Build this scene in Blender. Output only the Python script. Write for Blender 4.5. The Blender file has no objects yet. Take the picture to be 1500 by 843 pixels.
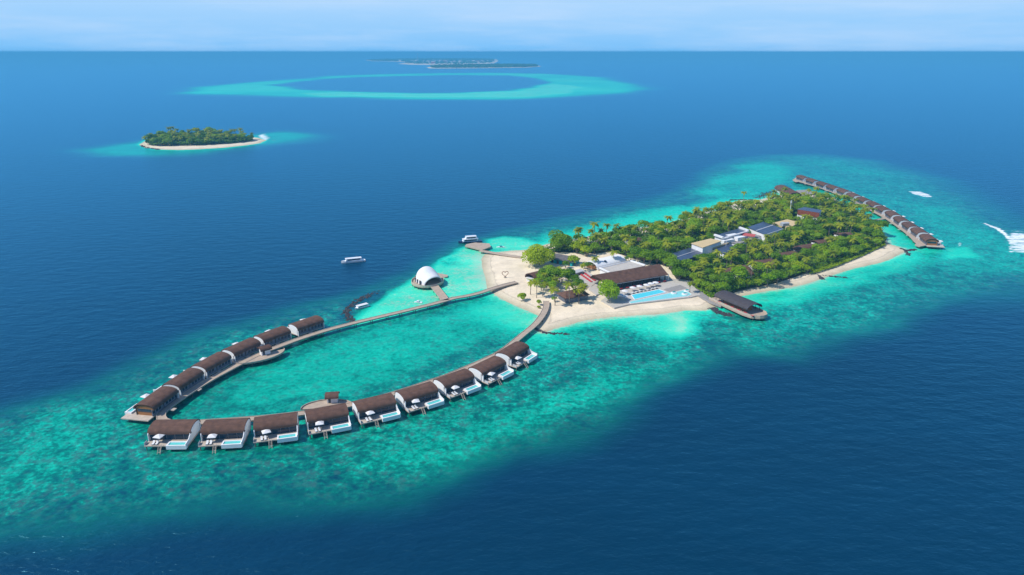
import bpy, math, random
import numpy as np
from mathutils import Vector, noise as mnoise
random.seed(7); RNG = np.random.default_rng(7)
scene = bpy.context.scene
COL = scene.collection
# ------------------------------------------------------------------ camera
CAM_H = 130.0
PITCH = math.atan((421.5 - 76.3) / 1000.0)
cd = bpy.data.cameras.new('camera'); cam = bpy.data.objects.new('camera', cd); COL.objects.link(cam)
cd.lens = 24.0; cd.sensor_width = 36.0; cd.clip_start = 1.0; cd.clip_end = 200000.0
cam.location = (0, 0, CAM_H); cam.rotation_euler = (math.pi/2 - PITCH, 0, 0)
scene.camera = cam
# ------------------------------------------------------------------ sky, sun, exposure
SUN = Vector((-0.84, -0.26, 1.02)).normalized()
SUN_EL = math.asin(SUN.z); SUN_AZ = math.atan2(SUN.x, SUN.y)
w = bpy.data.worlds.new('World'); scene.world = w; w.use_nodes = True
nt = w.node_tree; N = nt.nodes; L = nt.links
for n in list(N): N.remove(n)
out = N.new('ShaderNodeOutputWorld'); bg = N.new('ShaderNodeBackground'); bg.inputs['Strength'].default_value = 0.105
sky = N.new('ShaderNodeTexSky'); sky.sky_type = 'NISHITA'; sky.sun_disc = False
sky.sun_elevation = SUN_EL; sky.sun_rotation = SUN_AZ
sky.altitude = 0; sky.air_density = 0.9; sky.dust_density = 0.25; sky.ozone_density = 3.2
tc = N.new('ShaderNodeTexCoord')
mp = N.new('ShaderNodeMapping'); mp.inputs['Scale'].default_value = (1, 1, 9)
cn = N.new('ShaderNodeTexNoise'); cn.inputs['Scale'].default_value = 3.4; cn.inputs['Detail'].default_value = 7; cn.inputs['Roughness'].default_value = 0.6
cr = N.new('ShaderNodeMapRange'); cr.inputs['From Min'].default_value = 0.45; cr.inputs['From Max'].default_value = 0.78
cr.inputs['To Min'].default_value = 0.0; cr.inputs['To Max'].default_value = 0.6
tint = N.new('ShaderNodeMix'); tint.data_type = 'RGBA'; tint.blend_type = 'MULTIPLY'; tint.inputs[0].default_value = 1.0
tint.inputs[7].default_value = (0.50, 0.78, 1.12, 1)
mixc = N.new('ShaderNodeMix'); mixc.data_type = 'RGBA'
mixc.inputs[7].default_value = (4.6, 5.9, 7.7, 1)
L.new(tc.outputs['Generated'], mp.inputs['Vector']); L.new(mp.outputs[0], cn.inputs['Vector']); L.new(cn.outputs['Fac'], cr.inputs['Value'])
L.new(sky.outputs[0], tint.inputs[6]); L.new(cr.outputs[0], mixc.inputs[0])
# the low sky: milky blue over the horizon, clearing upwards
sx = N.new('ShaderNodeSeparateXYZ'); L.new(tc.outputs['Generated'], sx.inputs[0])
lowr = N.new('ShaderNodeValToRGB'); L.new(sx.outputs['Z'], lowr.inputs[0]); el = lowr.color_ramp.elements
el[0].position = 0.0; el[0].color = (0.19, 0.52, 0.93, 1); el[1].position = 0.085; el[1].color = (0.44, 0.68, 0.97, 1)
e3 = el.new(0.03); e3.color = (0.30, 0.59, 0.94, 1); e4 = el.new(0.3); e4.color = (0.22, 0.50, 0.95, 1)
lsc = N.new('ShaderNodeVectorMath'); lsc.operation = 'SCALE'; lsc.inputs['Scale'].default_value = 8.0; L.new(lowr.outputs[0], lsc.inputs[0])
lf = N.new('ShaderNodeMapRange'); lf.interpolation_type = 'SMOOTHSTEP'; lf.inputs['From Min'].default_value = 0.08; lf.inputs['From Max'].default_value = 0.55
lf.inputs['To Min'].default_value = 1.0; lf.inputs['To Max'].default_value = 0.0; L.new(sx.outputs['Z'], lf.inputs['Value'])
lm = N.new('ShaderNodeMix'); lm.data_type = 'RGBA'; L.new(lf.outputs[0], lm.inputs[0]); L.new(tint.outputs[2], lm.inputs[6]); L.new(lsc.outputs[0], lm.inputs[7])
L.new(lm.outputs[2], mixc.inputs[6])
L.new(mixc.outputs[2], bg.inputs['Color']); L.new(bg.outputs[0], out.inputs['Surface'])
sd = bpy.data.lights.new('sun', 'SUN'); so = bpy.data.objects.new('sun', sd); COL.objects.link(so)
sd.energy = 3.6; sd.angle = math.radians(0.5); sd.color = (1.0, 0.955, 0.88)
so.rotation_euler = SUN.to_track_quat('Z', 'Y').to_euler(); so.location = (0, 0, 400)
vs = scene.view_settings; vs.view_transform = 'Standard'; vs.look = 'None'; vs.gamma = 1; vs.use_curve_mapping = False; vs.exposure = 0.32
scene.render.engine = 'CYCLES'
cy = scene.cycles; cy.max_bounces = 6; cy.diffuse_bounces = 3; cy.glossy_bounces = 2; cy.transmission_bounces = 3; cy.volume_bounces = 0
cy.use_denoising = True; cy.caustics_reflective = False; cy.caustics_refractive = False; cy.transparent_max_bounces = 4
cy.use_adaptive_sampling = True; cy.adaptive_threshold = 0.01
# ------------------------------------------------------------------ helpers
def at(px, py, z=0.0):
    """ground point (x, y) that stands behind a spot of the photograph, at height z"""
    dx = (px - 750) / 1000.0; dy = (421.5 - py) / 1000.0
    d = (dx, math.cos(PITCH) + dy*math.sin(PITCH), -math.sin(PITCH) + dy*math.cos(PITCH))
    t = (z - CAM_H) / d[2]
    return (d[0]*t, d[1]*t)
def ats(pts, z=0.0): return [at(x, y, z) for x, y in pts]

def tag(o, label=None, cat=None, group=None, kind=None):
    if label: o['label'] = label
    if cat: o['category'] = cat
    if group: o['group'] = group
    if kind: o['kind'] = kind
    return o
def empty(name, loc=(0, 0, 0), rz=0.0, label=None, cat=None, group=None):
    o = bpy.data.objects.new(name, None); o.location = loc; o.rotation_euler = (0, 0, rz); o.empty_display_size = 0.5
    COL.objects.link(o); return tag(o, label, cat, group)
def kids(o): return [c for c in ALLK.get(o.name, [])]
ALLK = {}
def link(o, parent=None):
    COL.objects.link(o)
    if parent is not None:
        o.parent = parent; ALLK.setdefault(parent.name, []).append(o)
    return o
def copy_tree(o, loc=None, rz=None, parent=None, label=None, scale=None, group=None):
    c = o.copy(); link(c, parent)
    if loc is not None: c.location = loc
    if rz is not None: c.rotation_euler = (0, 0, rz)
    if scale is not None: c.scale = scale if hasattr(scale, '__len__') else (scale,)*3
    if label: c['label'] = label
    if group: c['group'] = group
    for k in list(ALLK.get(o.name, [])): copy_tree(k, parent=c)
    return c

class MB:
    """collects faces and builds them as one mesh object"""
    def __init__(s): s.v = []; s.f = []; s.smooth = False
    def add(s, vs, fs):
        b = len(s.v); s.v += [tuple(p) for p in vs]; s.f += [tuple(i + b for i in f) for f in fs]; return s
    def box(s, c, d, rz=0.0, taper=1.0):
        x, y, z = [q/2 for q in d]; ca, sa = math.cos(rz), math.sin(rz); vs = []
        for zz, k in ((-z, 1.0), (z, taper)):
            for xx, yy in ((-x, -y), (x, -y), (x, y), (-x, y)):
                xx *= k; yy *= k
                vs.append((c[0] + xx*ca - yy*sa, c[1] + xx*sa + yy*ca, c[2] + zz))
        return s.add(vs, [(0, 3, 2, 1), (4, 5, 6, 7), (0, 1, 5, 4), (1, 2, 6, 5), (2, 3, 7, 6), (3, 0, 4, 7)])
    def prism(s, poly, z0, z1):
        a = sum(poly[i-1][0]*poly[i][1] - poly[i][0]*poly[i-1][1] for i in range(len(poly)))
        if a < 0: poly = poly[::-1]
        n = len(poly)
        return s.add([(x, y, z0) for x, y in poly] + [(x, y, z1) for x, y in poly],
                     [tuple(range(n))[::-1], tuple(range(n, 2*n))] + [(i, (i+1) % n, n + (i+1) % n, n + i) for i in range(n)])
    def profile(s, prof, x0, x1):
        """polygon in (y, z) swept along x"""
        n = len(prof)
        a = sum(prof[i-1][0]*prof[i][1] - prof[i][0]*prof[i-1][1] for i in range(n))
        if a < 0: prof = prof[::-1]
        return s.add([(x0, y, z) for y, z in prof] + [(x1, y, z) for y, z in prof],
                     [tuple(range(n))[::-1], tuple(range(n, 2*n))] + [(i, (i+1) % n, n + (i+1) % n, n + i) for i in range(n)])
    def tube(s, p0, p1, r0, r1=None, n=6):
        r1 = r0 if r1 is None else r1
        p0 = Vector(p0); p1 = Vector(p1); q = (p1 - p0).to_track_quat('Z', 'Y'); vs = []
        for p, r in ((p0, r0), (p1, r1)):
            for i in range(n):
                a = 2*math.pi*i/n; vs.append(p + q @ Vector((r*math.cos(a), r*math.sin(a), 0)))
        return s.add(vs, [(i, (i+1) % n, n + (i+1) % n, n + i) for i in range(n)] + [tuple(range(n))[::-1], tuple(range(n, 2*n))])
    def build(s, name, mat, parent=None, loc=(0, 0, 0), rz=0.0, smooth=False):
        me = bpy.data.meshes.new(name); me.from_pydata(s.v, [], s.f); me.update()
        if smooth or s.smooth: me.shade_smooth()
        me.materials.append(mat)
        o = bpy.data.objects.new(name, me); o.location = loc; o.rotation_euler = (0, 0, rz)
        return link(o, parent)

def poly_sd(X, Y, poly):
    """signed distance (inside > 0) of points to a polygon"""
    P = np.array(poly, float); D = np.full(X.shape, 1e12); ins = np.zeros(X.shape, bool)
    for i in range(len(P)):
        a = P[i-1]; b = P[i]; ex, ey = b - a; l2 = ex*ex + ey*ey + 1e-9
        t = np.clip(((X - a[0])*ex + (Y - a[1])*ey)/l2, 0, 1)
        D = np.minimum(D, (X - a[0] - t*ex)**2 + (Y - a[1] - t*ey)**2)
        c = ((a[1] > Y) != (b[1] > Y)); xc = a[0] + (Y - a[1])*ex/(ey if abs(ey) > 1e-9 else 1e-9)
        ins ^= c & (X < xc)
    D = np.sqrt(D); return np.where(ins, D, -D)
def inside(x, y, poly):
    r = False
    for i in range(len(poly)):
        a = poly[i-1]; b = poly[i]
        if (a[1] > y) != (b[1] > y) and x < a[0] + (y - a[1])*(b[0]-a[0])/(b[1]-a[1]): r = not r
    return r
def sm(x, a, b):
    t = np.clip((x - a)/(b - a), 0, 1); return t*t*(3 - 2*t)
_H = RNG.random((256, 256))
def vnoise(X, Y, s):
    u = X/s; v = Y/s; i = np.floor(u).astype(int); j = np.floor(v).astype(int); fu = u - i; fv = v - j
    fu = fu*fu*(3 - 2*fu); fv = fv*fv*(3 - 2*fv); g = lambda a, b: _H[a % 256, b % 256]
    return (g(i, j)*(1-fu) + g(i+1, j)*fu)*(1-fv) + (g(i, j+1)*(1-fu) + g(i+1, j+1)*fu)*fv - 0.5
def spline(pts, step=3.0):
    """Catmull-Rom through points, resampled"""
    P = [Vector((*p, 0)) for p in pts]; out = []
    for i in range(len(P) - 1):
        p0 = P[max(i-1, 0)]; p1 = P[i]; p2 = P[i+1]; p3 = P[min(i+2, len(P)-1)]
        n = max(2, int((p2 - p1).length/step))
        for k in range(n):
            t = k/n
            out.append(0.5*((2*p1) + (p2-p0)*t + (2*p0 - 5*p1 + 4*p2 - p3)*t*t + (3*p1 - p0 - 3*p2 + p3)*t**3))
    out.append(P[-1]); return [(p.x, p.y) for p in out]

# ------------------------------------------------------------------ materials
def new_mat(name):
    m = bpy.data.materials.new(name); m.use_nodes = True; t = m.node_tree
    return m, t.nodes, t.links, t.nodes['Principled BSDF']
def mat(name, c, rough=0.7, var=0.12, scale=1.5, spec=0.3, stripes=None, metal=0.0, rnd=0.0):
    """plain procedural material: base colour broken up by noise, optional board lines"""
    m, n, l, b = new_mat(name); b.inputs['Roughness'].default_value = rough
    b.inputs['Specular IOR Level'].default_value = spec; b.inputs['Metallic'].default_value = metal
    tcn = n.new('ShaderNodeTexCoord'); ns = n.new('ShaderNodeTexNoise'); ns.inputs['Scale'].default_value = scale; ns.inputs['Detail'].default_value = 5
    l.new(tcn.outputs['Object'], ns.inputs['Vector'])
    mr = n.new('ShaderNodeMapRange'); mr.inputs['From Min'].default_value = 0.3; mr.inputs['From Max'].default_value = 0.7
    mr.inputs['To Min'].default_value = 1 - var; mr.inputs['To Max'].default_value = 1 + var
    l.new(ns.outputs['Fac'], mr.inputs['Value']); fac = mr.outputs[0]
    if stripes:
        wv = n.new('ShaderNodeTexWave'); wv.bands_direction = stripes[0]; wv.inputs['Scale'].default_value = stripes[1]
        wv.wave_profile = 'SAW'; wv.inputs['Distortion'].default_value = 0
        l.new(tcn.outputs['Object'], wv.inputs['Vector'])
        m2 = n.new('ShaderNodeMapRange'); m2.inputs['To Min'].default_value = 1 - stripes[2]; m2.inputs['To Max'].default_value = 1
        m2.inputs['From Max'].default_value = 0.3
        l.new(wv.outputs['Fac'], m2.inputs['Value'])
        mm = n.new('ShaderNodeMath'); mm.operation = 'MULTIPLY'; l.new(fac, mm.inputs[0]); l.new(m2.outputs[0], mm.inputs[1]); fac = mm.outputs[0]
    if rnd:
        oi = n.new('ShaderNodeObjectInfo'); m3 = n.new('ShaderNodeMapRange'); m3.inputs['To Min'].default_value = 1 - rnd; m3.inputs['To Max'].default_value = 1 + rnd
        l.new(oi.outputs['Random'], m3.inputs['Value']); mm = n.new('ShaderNodeMath'); mm.operation = 'MULTIPLY'
        l.new(fac, mm.inputs[0]); l.new(m3.outputs[0], mm.inputs[1]); fac = mm.outputs[0]
    vm = n.new('ShaderNodeVectorMath'); vm.operation = 'SCALE'; vm.inputs[0].default_value = c
    l.new(fac, vm.inputs['Scale']); l.new(vm.outputs[0], b.inputs['Base Color'])
    return m
def leaf_mat(name, c1, c2, trans=0.25):
    """foliage: colour changes from tree to tree and from clump to clump"""
    m, n, l, b = new_mat(name); b.inputs['Roughness'].default_value = 0.55; b.inputs['Specular IOR Level'].default_value = 0.25
    oi = n.new('ShaderNodeObjectInfo'); tcn = n.new('ShaderNodeTexCoord'); ns = n.new('ShaderNodeTexNoise'); ns.inputs['Scale'].default_value = 0.9
    l.new(tcn.outputs['Object'], ns.inputs['Vector'])
    ge = n.new('ShaderNodeNewGeometry')
    a1 = n.new('ShaderNodeMath'); a1.operation = 'MULTIPLY'; a1.inputs[1].default_value = 0.55; l.new(oi.outputs['Random'], a1.inputs[0])
    a2 = n.new('ShaderNodeMath'); a2.operation = 'MULTIPLY_ADD'; a2.inputs[1].default_value = 0.5; l.new(ns.outputs['Fac'], a2.inputs[0]); l.new(a1.outputs[0], a2.inputs[2])
    a3 = n.new('ShaderNodeMath'); a3.operation = 'MULTIPLY_ADD'; a3.inputs[1].default_value = 0.3; l.new(ge.outputs['Random Per Island'], a3.inputs[0]); l.new(a2.outputs[0], a3.inputs[2])
    mr = n.new('ShaderNodeMapRange'); mr.inputs['From Min'].default_value = 0.2; mr.inputs['From Max'].default_value = 1.1; l.new(a3.outputs[0], mr.inputs['Value'])
    mx = n.new('ShaderNodeMix'); mx.data_type = 'RGBA'; mx.inputs[6].default_value = (*c1, 1); mx.inputs[7].default_value = (*c2, 1)
    l.new(mr.outputs[0], mx.inputs[0]); l.new(mx.outputs[2], b.inputs['Base Color'])
    tr = n.new('ShaderNodeBsdfTranslucent'); l.new(mx.outputs[2], tr.inputs['Color'])
    ms = n.new('ShaderNodeMixShader'); ms.inputs[0].default_value = trans
    l.new(b.outputs[0], ms.inputs[1]); l.new(tr.outputs[0], ms.inputs[2]); l.new(ms.outputs[0], n['Material Output'].inputs['Surface'])
    return m
M = dict(
    roof=mat('brown_shingle', (0.130, 0.070, 0.048), 0.85, 0.26, 0.45, 0.15, ('Z', 1.3, 0.15), rnd=0.08),
    roofdark=mat('dark_shingle', (0.07, 0.06, 0.065), 0.8, 0.14, 0.8, 0.2),
    roofgrey=mat('weathered_shingle', (0.13, 0.12, 0.12), 0.85, 0.2, 0.8, 0.2),
    deck=mat('deck_boards', (0.50, 0.42, 0.34), 0.8, 0.12, 0.7, 0.2, ('X', 2.2, 0.14), rnd=0.05),
    walk=mat('walkway_boards', (0.44, 0.345, 0.26), 0.85, 0.12, 0.5, 0.15),
    pile=mat('pile_concrete', (0.16, 0.15, 0.14), 0.9, 0.2, 1.0, 0.1),
    white=mat('white_render', (0.80, 0.80, 0.79), 0.6, 0.03, 0.5, 0.2),
    whitewood=mat('white_boards', (0.62, 0.62, 0.62), 0.6, 0.05, 0.7, 0.2, ('Z', 2.0, 0.25)),
    glass=mat('dark_glass', (0.02, 0.045, 0.07), 0.12, 0.3, 0.6, 0.5),
    wood=mat('warm_timber', (0.34, 0.15, 0.05), 0.6, 0.15, 1.2, 0.2, ('X', 2.5, 0.25)),
    darkwood=mat('dark_timber', (0.06, 0.045, 0.04), 0.7, 0.2, 1.0, 0.2),
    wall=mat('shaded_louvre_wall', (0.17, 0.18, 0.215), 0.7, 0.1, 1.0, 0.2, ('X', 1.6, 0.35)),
    poolwater=mat('pool_water', (0.13, 0.60, 0.56), 0.08, 0.06, 1.2, 0.5),
    canvas=mat('canvas', (0.72, 0.71, 0.70), 0.8, 0.04, 1.0, 0.1),
    cushion=mat('white_cushion', (0.74, 0.73, 0.72), 0.9, 0.05, 1.0, 0.1),
    rock=mat('wet_rock', (0.045, 0.042, 0.045), 0.75, 0.4, 0.6, 0.3),
    bark=mat('palm_bark', (0.22, 0.18, 0.14), 0.9, 0.2, 2.0, 0.1),
    concrete=mat('pale_concrete', (0.50, 0.46, 0.40), 0.85, 0.1, 0.6, 0.15),
    stone=mat('grey_paving', (0.30, 0.28, 0.26), 0.85, 0.12, 0.6, 0.15),
    solar=mat('solar_roof', (0.045, 0.06, 0.11), 0.35, 0.25, 0.4, 0.5, ('X', 0.5, 0.3)),
    cream=mat('cream_roof', (0.62, 0.47, 0.25), 0.8, 0.06, 0.5, 0.15, ('X', 0.5, 0.12)),
    redroof=mat('red_roof', (0.45, 0.10, 0.09), 0.7, 0.1, 0.8, 0.2),
    rust=mat('rust_boards', (0.23, 0.065, 0.03), 0.7, 0.15, 1.0, 0.2, ('Z', 1.6, 0.3)),
    teal=mat('teal_paint', (0.02, 0.32, 0.34), 0.6, 0.1, 1.0, 0.2),
    red=mat('red_fabric', (0.52, 0.06, 0.06), 0.8, 0.1, 1.0, 0.1),
    hull=mat('white_gelcoat', (0.80, 0.81, 0.82), 0.25, 0.03, 0.6, 0.5),
    navy=mat('navy_gelcoat', (0.02, 0.04, 0.12), 0.3, 0.1, 0.6, 0.5),
    grey=mat('grey_metal', (0.42, 0.43, 0.45), 0.5, 0.1, 1.0, 0.4),
)
M['palm'] = leaf_mat('palm_leaf', (0.15, 0.22, 0.006), (0.46, 0.50, 0.018), .42)
M['tree'] = leaf_mat('broad_leaf', (0.055, 0.18, 0.004), (0.36, 0.56, 0.010), .42)
M['lime'] = leaf_mat('lime_leaf', (0.19, 0.33, 0.005), (0.50, 0.62, 0.010), .42)
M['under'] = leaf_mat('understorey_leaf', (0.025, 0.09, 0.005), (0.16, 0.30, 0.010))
M['farwood'] = leaf_mat('far_leaf', (0.02, 0.10, 0.01), (0.06, 0.17, 0.015))
# ------------------------------------------------------------------ outlines on the water plane
ISLAND = ats([(712,372),(745,368),(775,366),(800,359),(840,351),(872,345),(905,338),(950,332),(985,327),(1010,317),(1030,311),(1052,308),(1068,303),(1074,297),
    (1090,293.5),(1112,293),(1130,289),(1150,283),(1175,281),(1212,285),(1232,297),(1262,313),(1284,330),(1297,348),(1303,358),(1318,363),(1327,366),(1324,371),
    (1305,379),(1285,386),(1250,393),(1205,408),(1180,417),(1150,424),(1110,429),(1085,433),(1064,442),(1052,449),(1035,455),(1000,455),(960,462),(900,466),(850,472),(815,481),(797,489),
    (783,484),(786,470),(787,462),(772,455),(748,444),(728,434),(714,424),(711,408),(706,392),(707,380)])
FAR_ISLE = ats([(204,212),(213,216.5),(235,219.5),(262,220),(290,219),(330,216.5),(360,213.5),(382,210),(389,206),(378,202),(340,199),(290,197),(240,200),(214,206)])
REEF = ats([(0,790),(100,780),(150,762),(235,750),(285,738),(370,733),(500,742),(560,733),(617,716),(700,687),(785,659),(870,621),(953,575),(1000,552),(1030,540),(1062,522),(1110,524),(1160,520),(1220,503),
    (1294,476),(1343,456),(1400,443),(1440,436),(1500,425),(1800,400),(1800,372),(1500,332),(1468,314),(1430,290),(1372,260),(1290,236),(1200,226),(1130,227),(1080,233),(1040,246),(1015,265),(980,285),(920,300),(850,316),
    (790,329),(750,340),(715,347),(685,353),(660,362),(640,376),(610,396),(575,410),(540,426),(510,436),(486,441),(427,453),(338,474),(279,491),(219,520),(134,561),(67,582),(0,604),(-300,650),(-500,760),(-200,820)])
LAGOON = ats([(245,612),(300,575),(352,540),(400,520),(470,493),(540,472),(640,450),(690,440),(730,440),(770,458),(786,470),(760,490),(720,515),(660,545),(560,580),(480,598),(380,612),(280,622)])
BRIGHT = [(ats([(515,482),(512,468),(540,450),(575,430),(605,412),(640,384),(668,366),(690,361),(712,371),(706,395),(712,420),(690,435),(650,443),(600,455),(560,468)]), .90, 5),
    (ats([(715,352),(740,347),(770,350),(780,357),(770,364),(740,367),(715,366)]), .88, 5),
    (ats([(690,448),(720,440),(770,457),(786,470),(775,485),(735,480)]), .80, 9),
    (ats([(895,476),(935,468),(1000,460),(1030,470),(1020,492),(985,500),(930,488)]), .84, 9),
    (ats([(975,466),(1010,463),(1025,485),(1000,492),(980,485)]), .92, 5),
    (ats([(1075,437),(1140,428),(1210,412),(1300,388),(1330,375),(1330,395),(1230,425),(1130,445),(1080,452)]), .80, 10),
    (ats([(790,352),(860,330),(940,312),(1010,300),(1060,283),(1085,285),(1050,303),(985,324),(905,336),(800,358)]), .74, 14),
    (ats([(1020,280),(1070,245),(1130,235),(1170,250),(1150,275),(1100,288),(1060,292)]), .66, 18),
    (ats([(1235,300),(1300,330),(1350,360),(1380,372),(1330,368),(1300,350),(1262,315)]), .72, 8),
    (ats([(1375,362),(1420,362),(1440,378),(1390,380)]), .80, 6),
    (ats([(1330,300),(1400,310),(1470,345),(1500,372),(1500,395),(1420,400),(1340,390),(1400,375),(1370,345)]), .60, 16),
    (ats([(1180,235),(1260,245),(1330,270),(1300,262),(1220,248)]), .58, 14),
    (ats([(1060,462),(1140,450),(1240,432),(1340,400),(1440,395),(1400,430),(1300,462),(1200,495),(1110,512),(1060,505)]), .54, 15),
    (ats([(0,640),(60,600),(160,590),(150,640),(60,700),(0,720)]), .58, 14),
    (ats([(600,640),(760,590),(900,540),(1000,500),(1010,520),(900,590),(780,640),(640,690),(560,680)]), .60, 12)]
ATOLL_OUT = ats([(262,137),(300,128),(350,123),(400,119),(480,112),(560,109),(640,107.5),(720,107),(800,108),(870,113),(915,121),(938,131),(905,138),(830,142),(740,144.5),(640,145),(540,144.5),(430,143),(340,141)])
ATOLL_IN = ats([(405,125),(440,120),(500,114.5),(580,112),(660,110.5),(740,111),(780,115),(797,120),(780,128),(740,133),(680,136),(600,136),(520,134),(450,131)])
FISLE_REEF = ats([(95,222),(150,213),(205,207),(260,204),(330,200),(400,192),(440,194),(475,200),(440,208),(380,216),(310,225),(230,230),(150,230)])
FISLE_BR = ats([(180,214),(206,208),(300,218),(380,210),(400,212),(330,222),(260,225),(200,222)])
FOAM = [(ats([(1480,341),(1500,343),(1540,352),(1540,371),(1480,369.5),(1482,358),(1474,347)]), .86, 3),
    (ats([(1330,280.5),(1350,281),(1362,285),(1368,290),(1352,288.5),(1335,284)]), .85, 1.5),
    (ats([(1434,325.5),(1448,328.5),(1456,331.5),(1468,337),(1476,343.5),(1481,352),(1483,362),(1481,369.5),(1478,369),(1479,361),(1476,352),(1470,344.5),(1456,335),(1445,330)]), 1.0, .8),
    (ats([(1456,332),(1500,338),(1540,342),(1540,352),(1480,345)]), .42, 3),
    (ats([(1112,274),(1135,269),(1152,272),(1148,281),(1130,287),(1112,287)]), .30, 7),
    (ats([(1402,358),(1408,355),(1409,360),(1404,361)]), .8, 1),
    (ats([(376,200),(385,195.5),(392,198),(395,205),(384,209),(382,204)]), .85, 8),
    (ats([(395,203),(412,200),(415,205),(400,209)]), .45, 8)]
# dark bottom: weed, submerged rubble
DARK = [(ats([(498,466),(508,448),(530,434),(548,424),(560,430),(545,444),(522,456),(514,470),(522,482),(506,478)]), .9, 5),
    (ats([(790,480),(830,482),(870,478),(880,486),(830,492),(795,492)]), .45, 6),
    (ats([(1190,402),(1240,398),(1290,390),(1300,393),(1240,410),(1210,412)]), .35, 7),
    (ats([(1095,292),(1130,279),(1152,270),(1160,276),(1140,288),(1100,294)]), .6, 6),
    (ats([(1030,452),(1060,448),(1120,468),(1090,474),(1040,462)]), .65, 5),
    (ats([(985,297),(1050,285),(1085,275),(1080,290),(1040,300),(1000,305)]), .3, 10),
    (ats([(600,540),(660,505),(720,498),(740,505),(680,530),(620,555)]), .16, 18),
    (ats([(640,385),(668,375),(680,388),(655,392)]), .3, 6),
    (ats([(860,478),(960,466),(985,475),(900,490)]), .3, 9)]

def gline(parts):
    return np.concatenate(parts)
def geo(a, b, r, s0):
    v = [a]; s = s0
    while v[-1] < b: v.append(v[-1] + s); s *= r
    return np.array(v)
xs = geo(480, 62000, 1.015, 2.4); xs = np.concatenate([-xs[::-1], np.arange(-477.6, 479, 2.4), xs])
ys = np.concatenate([[-62000, -9000, -1500, -300, 0, 60], np.arange(90, 760, 2.4), geo(760.8, 62000, 1.012, 2.4)])
X, Y = np.meshgrid(xs, ys); nx, ny = len(xs), len(ys)
X = X.ravel(); Y = Y.ravel()
S = np.zeros(X.shape); CO = np.zeros(X.shape); FO = np.zeros(X.shape)
def field(poly, soft, warp=0.0):
    P = np.array(poly); pad = soft*2 + 40
    m = (X > P[:, 0].min()-pad) & (X < P[:, 0].max()+pad) & (Y > P[:, 1].min()-pad) & (Y < P[:, 1].max()+pad)
    r = np.full(X.shape, -1e3); x = X[m]; y = Y[m]
    if warp:
        x = x + warp*(vnoise(X[m], Y[m], warp*3) + .5*vnoise(X[m]+77, Y[m], warp*1.3)); y = y + warp*(vnoise(X[m], Y[m]+133, warp*3) + .5*vnoise(X[m], Y[m]+55, warp*1.3))
    r[m] = poly_sd(x, y, poly); return r
sdr = field(REEF, 30, 9)
S = np.maximum(S, 0.35*sm(sdr, -16, 5) + .12*sm(sdr, 4, 24) + 0.07*sm(sdr, 18, 60)); CO = sm(sdr, -8, 16)
# the outer shelf near the south edge is clean and softer where the photograph shows it
sfar = field(ats([(1270,236),(1350,250),(1430,280),(1500,318),(1620,360),(1620,420),(1500,428),(1400,440),(1330,420)]), 60, 20); S = np.maximum(S, .30*sm(sfar, -26, 14)); l = field(LAGOON, 12, 6); S = np.maximum(S, 0.63*sm(l, -6, 16)); CO = CO*(1 - 0.45*sm(l, -4, 14))
for P_, v_, s_ in BRIGHT:
    d = sm(field(P_, s_, s_*1.2), -s_, s_*.9); S = S*(1-d) + np.maximum(S, v_)*d; CO *= 1 - .75*d*min(1, (v_-.5)*2.6)
for P_, v_, s_ in DARK:
    d = sm(field(P_, s_, s_), -s_*.8, s_*.8); S *= 1 - v_*.55*d; CO = np.maximum(CO, d*.8)
isd = field(ISLAND, 40, 0); shore = np.exp(-np.clip(-isd, 0, 400)/9.0)*(isd > -900)
S = np.maximum(S, S + (0.97 - S)*np.clip(shore*1.02, 0, 1)); CO *= 1 - shore*.8
a = field(ATOLL_OUT, 300, 90); b = field(ATOLL_IN, 300, 40)
ring = sm(a + 40*vnoise(X, Y, 300), -150, 60)*(1 - sm(b + 30*vnoise(X, Y, 240), -60, 70)); S = np.maximum(S, .80*ring + .14*ring*vnoise(X, Y, 260)); S = np.maximum(S, .90*ring*sm(field(ats([(420,136),(560,133),(720,132),(800,120),(870,128),(850,138),(800,143),(640,145),(460,144)]), 60, 40), -60, 60)); CO = np.maximum(CO, .22*ring)
S = np.maximum(S, .13*sm(b, 0, 60))
f1 = field(FISLE_REEF, 60, 30); S = np.maximum(S, .60*sm(f1, -50, 35)); CO = np.maximum(CO, .3*sm(f1, 0, 60))
f2 = field(FISLE_BR, 30, 16); S = np.maximum(S, .72*sm(f2, -14, 26))
f3 = field(FAR_ISLE, 40, 0); S = np.maximum(S, .95*np.exp(-np.clip(-f3, 0, 400)/11.0)*(f3 > -900))
for P_, v_, s_ in FOAM: FO = np.maximum(FO, v_*sm(field(P_, s_*2, s_), -s_, s_))
FO = np.maximum(FO, .50*np.exp(-((isd + 1.0)/1.0)**2)*(vnoise(X, Y, 30) > .05)*(X > 20))
V = np.stack([X, Y, np.zeros_like(X)], 1)
me = bpy.data.meshes.new('sea'); nf = (nx-1)*(ny-1)
ii = (np.arange(ny-1)[:, None]*nx + np.arange(nx-1)[None]).ravel()
F = np.stack([ii, ii+1, ii+nx+1, ii+nx], 1).ravel().astype(np.int32)
me.vertices.add(len(V)); me.vertices.foreach_set('co', V.ravel().astype(np.float32))
me.loops.add(len(F)); me.loops.foreach_set('vertex_index', F)
me.polygons.add(nf); me.polygons.foreach_set('loop_start', np.arange(nf, dtype=np.int32)*4)
me.update(calc_edges=True)
for nm, arr in (('shallow', S), ('coral', CO), ('foam', FO)):
    at_ = me.attributes.new(nm, 'FLOAT', 'POINT'); at_.data.foreach_set('value', arr.astype(np.float32))
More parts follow.
